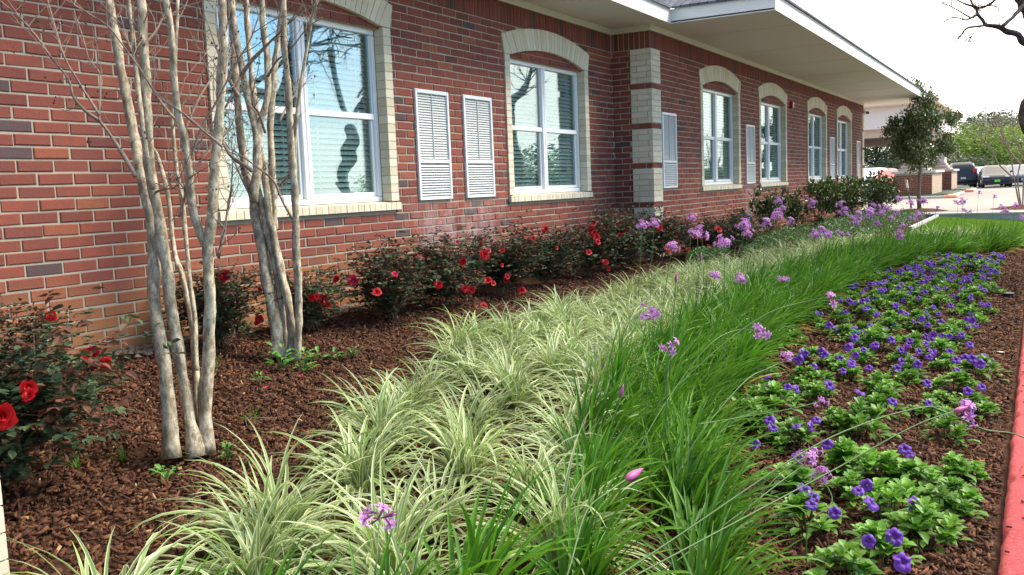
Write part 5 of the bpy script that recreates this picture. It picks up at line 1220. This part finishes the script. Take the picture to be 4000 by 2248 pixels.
# ============================================================ roses
def rose_foliage(seed, n=420):
    r = random.Random(seed); mb = MB(); st = MB()
    tips = []
    for k in range(11):
        a = r.uniform(0, 6.28); q = r.uniform(.3, 1)*.75; top = Vector((q*math.cos(a), q*math.sin(a), r.uniform(.55, 1.0)*(1.05-.35*q)))
        P = smoothpath([Vector((r.gauss(0, .06), r.gauss(0, .06), 0)), Vector((top.x*.45, top.y*.45, top.z*.5)), top], 4); st.tube(P, [.011-.008*i/len(P) for i in range(len(P))], 5); tips.append(P)
        for _ in range(5):
            p = P[r.randrange(3, len(P))]; e_ = p+Vector((r.gauss(0, .22), r.gauss(0, .22), r.uniform(.02, .3))); Q = [p, (p+e_)/2+Vector((0, 0, .03)), e_]; st.tube(Q, [.005, .004, .002], 4); tips.append(Q)
    for k in range(n):
        P = r.choice(tips); p = P[r.randrange(1, len(P))]+Vector((r.gauss(0, .15), r.gauss(0, .15), r.gauss(0, .12))); p.z = max(p.z, .07+.12*r.random())
        hh = p.z; out = Vector((p.x, p.y, .2)).normalized(); d = (out+Vector((r.gauss(0, .7), r.gauss(0, .7), r.gauss(0, .5)))).normalized(); s = d.cross(Vector((0, 0, 1))).normalized()
        tn = r.uniform(0, .72) if r.random() > .26+.6*max(0, hh-.5) else r.uniform(.76, 1)
        L = r.uniform(.075, .12); nn = Vector((r.gauss(0, .35), r.gauss(0, .35), 1)).normalized()
        for j in range(5):                       # five leaflets
            b = p+d*L*(.35+.3*(j//2)) if j < 4 else p+d*L; dd = (d*.5+s*(1 if j % 2 else -1)).normalized() if j < 4 else d
            Q, F = leaf_quadpts(b, dd, nn, r.uniform(.06, .085), .048*r.uniform(.8, 1.15), r.uniform(.05, .3)); mb.add(Q, F, min(1, max(0, tn+r.gauss(0, .05))))
    return mesh_from('foliage', mb.v, mb.f, M['rose_leaf'], mb.t, mb.a), mesh_from('canes', st.v, st.f, M['stem'])
def rose_bloom(seed, mat, n=11):
    r = random.Random(seed); mb = MB()
    for k in range(n):
        a = k*2.4+r.gauss(0, .2); op = R(12+78*(k/n)**.8+r.gauss(0, 6)); s = .018+.022*(k/n); u = Vector((math.cos(a), math.sin(a), 0)); sd = Vector((-math.sin(a), math.cos(a), 0)); vs = []; ac = []
        for i in range(4):
            t = i/3; e_ = R(90)-op*min(1, .35+t*.8); base = u*(.003+s*t*math.cos(e_)*1.2)+Vector((0, 0, s*(t*math.sin(e_)*1.1-.25*max(0, t-.8))))
            for j in range(5): q = (j-2)/2; w_ = s*(.45+.75*math.sin(min(1, t+.15)*1.9))*.8; vs.append(base+sd*q*w_-u*(q*q)*w_*.25+Vector((0, 0, r.gauss(0, .0015)+abs(q)*.002))); ac.append(min(1, max(0, t*.8+r.uniform(-.1, .2))))
        mb.add(vs, [(i*5+j, i*5+j+1, (i+1)*5+j+1, (i+1)*5+j) for i in range(3) for j in range(4)], .5, ac)
    return mesh_from('rose_bloom', mb.v, mb.f, mat, mb.t, mb.a, smooth=True)
RF = [rose_foliage(100+i, n) for i, n in enumerate((1050, 900, 980, 1100))]; RBm = [rose_bloom(110+i, M['rose'], 9+2*i) for i in range(3)]+[rose_bloom(115, M['rosepink'], 7)]
BUSH = [(1.98, 3.62, .62, 0.62, 'nearest rose bush at the left edge with several open red blooms'), (2.9, 4.95, .44, 0.46, 'rose bush against the wall between the left edge and the near tree'), (1.6, 4.75, .5, 0.50, 'rose bush behind the nearest one at the left edge'),
        (4.55, 5.0, .44, 0.50, 'rose bush seen between the two bare trees'), (5.35, 4.95, .42, 0.44, 'thin rose bush just right of the farther bare tree'), (6.15, 4.72, .52, 0.52, 'rose bush in front of the window sill end, right of the farther tree'),
        (7.05, 4.75, .55, 0.56, 'rose bush beneath the lime stained bricks'), (7.95, 4.72, .52, 0.54, 'rose bush below the left louvre panel'), (8.85, 4.70, .54, 0.58, 'rose bush below the right louvre panel'), (9.8, 4.62, .55, 0.58, 'rose bush under the left half of the middle window'),
        (10.8, 4.55, .56, 0.64, 'rose bush under the right half of the middle window with a column of red blooms'), (11.8, 4.48, .52, 0.62, 'reddish rose bush in the recessed corner'), (12.7, 4.15, .50, 0.54, 'rose bush at the foot of the cream corner blocks'), (13.7, 4.1, .48, 0.50, 'rose bush just past the cream corner blocks'), (14.7, 4.15, .46, 0.48, 'last rose bush before the glossy shrubs')]
bt = []
rr = random.Random(19)
for i, (x, y, rad, h, lb) in enumerate(BUSH):
    z = G(x, y); t = thing('rose_bush', (x, y, z), lb, 'rose bush', 'red rose bushes along the wall', 0); bt.append(t)
    a = rr.uniform(0, 6.28); F_, S__ = RF[i % 4]
    child('foliage', F_, t, rot=(0, 0, a), sc=(rad, rad, h)); child('canes', S__, t, rot=(0, 0, a), sc=(rad, rad, h))
RP = [(128, 797, 1.2), (228, 892, 1.15), (262, 910, 1.0), (268, 918, .8), (72, 975, 1.0), (76, 995, .9), (8, 1045, 1.6), (567, 695, 1.3), (652, 730, .7), (652, 803, .9), (648, 812, .7), (813, 752, 1.25), (888, 708, 1.5), (947, 737, 1.2), (848, 703, .9), (783, 750, .8), (795, 748, .8), (825, 768, .6), (1040, 668, .6), (1103, 717, 1.1), (1168, 727, 1.0), (1185, 730, 1.1), (1227, 707, 1.1), (1240, 714, .8), (1165, 658, 1.1), (1213, 607, 1.2), (1218, 642, 1.4), (1227, 632, .9), (1262, 632, 1.0), (1275, 697, .9), (1275, 705, .9), (1311, 732, 1.4), (1329, 755, .9), (1215, 775, 1.6), (1212, 790, .9), (1372, 578, 1.2), (1324, 600, .8), (1340, 602, 1.1), (1492, 562, 1.3), (1487, 577, 1.2), (1495, 588, 1.3), (1500, 598, 1.3), (1503, 610, 1.1), (1480, 636, 1.1), (1522, 660, 1.2), (1408, 745, 1.0), (1055, 648, .8), (993, 692, .9), (1262, 668, .6), (1637, 572, 1.2), (1660, 575, 1.2), (1572, 583, 1.0), (1560, 592, 1.0), (1595, 604, .8), (1676, 625, 1.0), (1682, 634, .9), (1705, 590, .6), (1740, 596, .9), (1782, 620, .9), (1806, 578, 1.6), (1815, 590, 1.3), (1768, 603, 1.0), (1730, 628, .8), (1740, 640, 1.4), (1765, 640, .9), (1530, 678, .7), (1400, 625, .6), (1150, 610, .6), (2035, 490, .9)]
for u, v, s in RP:
    dd = ray(u*k_, v*k_); best = None                                  # first bush surface met by the viewing line
    for i, (x, y, rad, h, lb) in enumerate(BUSH):
        c = np.array([x, y, G(x, y)+h*.5-CZ]); sc_ = np.array([rad*.95, rad*.95, h*.56])
        A_ = dd/sc_; B_ = c/sc_; aa = A_@A_; bb = A_@B_; cc = B_@B_-1; D_ = bb*bb-aa*cc
        t_ = (bb-math.sqrt(D_))/aa if D_ > 0 else bb/aa
        miss = max(0, (B_@B_-bb*bb/aa)-1)
        key = (0 if miss == 0 else 1, t_ if miss == 0 else miss)
        if best is None or key < best[0]: best = (key, i, t_)
    i = best[1]; P = Vector(dd*best[2])+Vector((0, 0, CZ)); x, y = BUSH[i][0], BUSH[i][1]; z0_ = G(x, y)
    d = Vector((-.6+rr.gauss(0, .4), -.5+rr.gauss(0, .4), .55+rr.gauss(0, .35))).normalized()
    child('rose_bloom', RBm[3] if rr.random() < .04 else rr.choice(RBm[:3]), bt[i], P-Vector((x, y, z0_)), d.to_track_quat('Z', 'Y').to_euler(), s*(.66 if BUSH[i][0] < 3 else .74))
# fallen petals
for k, (u, v) in enumerate([(1035, 1518), (1040, 1430), (1178, 1460), (510, 1430), (1635, 1490), (1560, 1500), (1540, 2085), (1280, 1890)]):
    p = ground_hit(u, v); mb = MB(); mb.add([(0, -.012, .004), (.016, -.014, .012), (.03, 0, .008), (.016, .014, .012), (.0, .012, .004), (.013, 0, .0)], [(0, 1, 5), (1, 2, 5), (2, 3, 5), (3, 4, 5), (4, 0, 5)], .5, [.5]*6)
    o = link('rose_petal', mesh_from('rose_petal', mb.v, mb.f, M['rosepink'], mb.t, mb.a), None, (p.x, p.y, bedz(p.x, p.y)+.015), 'fallen pink rose petal on the mulch', 'petal', 'fallen rose petals'); o.rotation_euler = (0, 0, k)

# ============================================================ glossy shrubs, heather, weeds
def camellia(seed, n=380):
    r = random.Random(seed); mb = MB(); st = MB(); tips = []
    for k in range(9):
        a = r.uniform(0, 6.28); q = r.uniform(.1, .8); top = Vector((q*math.cos(a), q*math.sin(a), r.uniform(.6, 1.0)))
        P = smoothpath([Vector((r.gauss(0, .05), r.gauss(0, .05), 0)), Vector((top.x*.5, top.y*.5, top.z*.5)), top], 4); st.tube(P, [.016-.012*i/len(P) for i in range(len(P))], 5); tips.append(P)
        for _ in range(5): p = P[r.randrange(4, len(P))]; e_ = p+Vector((r.gauss(0, .25), r.gauss(0, .25), r.uniform(.0, .2))); tips.append([p, (p+e_)/2, e_]); st.tube(tips[-1], [.006, .005, .002], 4)
    for k in range(n):
        P = r.choice(tips); p = P[r.randrange(1, len(P))]+Vector((r.gauss(0, .06), r.gauss(0, .06), r.gauss(0, .05))); p.z = max(.12, p.z)
        d = (Vector((p.x, p.y, .3)).normalized()+Vector((r.gauss(0, .6), r.gauss(0, .6), r.gauss(.2, .5)))).normalized(); tn = r.uniform(0, .85) if p.z < .8 else r.uniform(.3, 1)
        for j in range(3):
            dd = (d+Vector((r.gauss(0, .5), r.gauss(0, .5), r.gauss(0, .4)))).normalized(); Q, F = leaf_quadpts(p, dd, Vector((r.gauss(0, .4), r.gauss(0, .4), 1)), r.uniform(.09, .13), .055, .15); mb.add(Q, F, tn)
    return mesh_from('foliage', mb.v, mb.f, M['camellia_leaf'], mb.t, mb.a), mesh_from('stems', st.v, st.f, M['stem'])
CA = [camellia(130+i) for i in range(3)]
CB = [(16.2, 4.1, .52, 0.82, 'sparse glossy shrub with blue tag, first past the roses'), (18.3, 4.15, .55, 0.77, 'glossy shrub second past the roses, under the window'), (20.2, 4.1, .70, 0.86, 'glossy shrub below the red alarm box'), (21.8, 3.9, .72, 0.94, 'glossy shrub fourth past the roses'), (23.5, 4.0, .80, 0.94, 'glossy shrub below the third window past the corner'), (25.2, 3.7, .85, 0.98, 'taller glossy shrub near the far windows'), (26.6, 3.75, .8, 0.91, 'glossy shrub just before the low retaining wall'), (28.6, 4.0, .9, 0.86, 'glossy shrub beyond the retaining wall by the far building corner')]
for i, (x, y, rad, h, lb) in enumerate(CB):
    t = thing('glossy_shrub', (x, y, G(x, y) if x < 27.4 else .25), lb, 'shrub', 'glossy evergreen shrubs along the far wall', 0); F_, S__ = CA[i % 3]; a = i*1.7
    child('foliage', F_, t, rot=(0, 0, a), sc=(rad, rad, h)); child('stems', S__, t, rot=(0, 0, a), sc=(rad, rad, h))
def heather(n, seed):
    rs = np.random.RandomState(seed); x = rs.uniform(11.5, 26.8, n); c0 = np.interp(x, [11.5, 14, 16, 18, 20.5, 21.3, 26.8], [3.75, 3.55, 3.1, 2.6, 2.5, 2.5, 2.5]); y = c0+rs.rand(n)*(4.15-c0)
    cl = np.array([noise.noise(Vector((a*1.6, b*2.2, 0))) for a, b in zip(x, y)]); keep = cl > -.08; x, y, cl = x[keep], y[keep], cl[keep]; m_ = len(x)
    hh = (.17+.16*cl)*rs.uniform(.25, 1, m_); P = np.stack([x, y, .077*(y-.1)+np.maximum(hh, .02)], 1)
    d1 = rs.normal(0, 1, (m_, 3)); d1[:, 2] = abs(d1[:, 2]); d1 /= np.linalg.norm(d1, axis=1)[:, None]; d2 = np.cross(d1, rs.normal(0, 1, (m_, 3))); d2 /= np.linalg.norm(d2, axis=1)[:, None]
    V = np.stack([P-d1*.022, P+d2*.009, P+d1*.022, P-d2*.009], 1).reshape(-1, 3); return V, np.repeat(rs.uniform(0, 1, m_), 4)
V, T = heather(42000, 5); tag(link('ground_cover', np_mesh('ground_cover', V, np.arange(len(V)).reshape(-1, 4), M['heather_leaf'], T)), 'feathery soft green ground cover in front of the glossy shrubs', 'ground cover', kind='stuff')
def weed(u, v, label, kind, s=1):
    p = ground_hit(u, v); z = bedz(p.x, p.y)
    if kind == 'grass': V, F, T, A = blades(16, int(u), .01, .14*s, .006, (30, 80), (10, 70), segs=5); o = link('weed', np_mesh('weed', V, F, M['garlic'], np.array(T)*.8, A), None, (p.x, p.y, z), label, 'weed')
    else:
        r = random.Random(int(u)); mb = MB()
        for k in range(26 if kind == 'bushy' else 12):
            a = r.uniform(0, 6.28); q = r.uniform(0, .05)*s; pp_ = Vector((q*math.cos(a), q*math.sin(a), r.uniform(.01, .11 if kind == 'bushy' else .05)*s)); d = Vector((math.cos(a), math.sin(a), r.uniform(.1, .9))); L = r.uniform(.025, .05)*s
            mb.tube([(0, 0, 0), pp_], [.0015, .001], 3); Q, F = leaf_quadpts(pp_, d, Vector((0, 0, 1)), L, L*.5, .2); mb.add(Q, F, r.random())
        o = link('weed', mesh_from('weed', mb.v, mb.f, M['weed_leaf'], mb.t, mb.a), None, (p.x, p.y, z), label, 'weed')
weed(1100, 1425, 'leafy yellow green sprout at the foot of the farther tree', 'bushy', 1.5); weed(1190, 1430, 'spreading light green seedling right of the farther tree', 'bushy', 1.3); weed(1240, 1400, 'low green seedling patch right of the farther tree', 'low', 1.4)
weed(1300, 1395, 'small green seedling patch nearest the shade of the roses', 'low', 1.3); weed(1380, 1390, 'narrow strip of green seedlings by the roses', 'low', 1.2)
weed(985, 1645, 'tuft of green grass blades in the open mulch', 'grass', 1.1); weed(1020, 1490, 'small round green seedling below the farther tree', 'low', 1.0); weed(890, 1765, 'thin yellow green sprig right of the near tree foot', 'bushy', .7)
weed(640, 1840, 'pale scalloped seedling in front of the near tree', 'low', 1.0); weed(665, 1810, 'second scalloped seedling in front of the near tree', 'low', .8); weed(480, 1770, 'thin blue green grass tuft left of the near tree foot', 'grass', .8); weed(300, 1800, 'short grass tuft below the nearest rose bush', 'grass', .7); weed(850, 1420, 'upright narrow weed behind the near tree', 'grass', 1.0)
# small stray things
p = at(2918, 855, dep_of((16.0, 3.9, .9))); mb = MB(); r = random.Random(3)
for k in range(9): a = k*.7; mb.add([Vector((r.gauss(0, .03), r.gauss(0, .03), r.gauss(0, .05))) for _ in range(4)], [(0, 1, 2, 3)]); 
tb = MB(); ring = []
n = 12; vs = [(.06*math.cos(a*6.283/n)*(1+.35*noise.noise(Vector((a, k, 1)))), .05*math.sin(a*6.283/n)*(1+.35*noise.noise(Vector((a, k, 4)))), (k-1.5)*.05) for k in range(4) for a in range(n)]
tb.add(vs, [(k*n+a, k*n+(a+1) % n, (k+1)*n+(a+1) % n, (k+1)*n+a) for k in range(3) for a in range(n)]+[tuple(range(n-1, -1, -1)), tuple(3*n+a for a in range(n))])
tag(tb.build('crumpled_tag', [M['blue']], loc=p), 'crumpled bright blue plastic caught in the first glossy shrub', 'plastic wrapper')
p = ground_hit(3338, 1315, .06); mb = MB(); mb.box(-.004, .004, -.02, .02, -.05, .05); o = mb.build('plant_tag', [M['blue']], loc=p); o.rotation_euler = (.3, .2, .9); tag(o, 'small blue plant tag stuck among the petunias', 'plant tag')
p = ground_hit(3908, 1375); mb = MB(); mb.bbox(-.05, .05, -.014, .014, 0, .004, .001); o = mb.build('plant_label', [M['cwhite']], loc=(p.x, p.y, bedz(p.x, p.y)+.02)); o.rotation_euler = (0, .1, .4); tag(o, 'pale plant label lying on the mulch near the red kerb', 'plant tag')
p = ground_hit(3938, 1152); mb = MB(); mb.tube([(0, 0, -.02), (0, 0, .03), (0, 0, .045), (0, 0, .046)], [.05, .055, .062, .05], 18); tag(mb.build('sprinkler_cup', [M['black']], loc=(p.x, p.y, bedz(p.x, p.y)+.01)), 'black plastic cup set in the mulch by the last petunias', 'cup')
p = ground_hit(965, 1672); mb = MB(); mb.tube(smoothpath([(0, 0, .01), (.02, .02, .05), (.06, -.02, .045), (.13, -.06, .03)], 4), [.0022]*13, 5); tag(mb.build('bent_wire', [M['steel']], loc=(p.x, p.y, bedz(p.x, p.y))), 'short bent wire poking out of the mulch', 'wire')
print('counts', len(pp), npl, len(gpos))
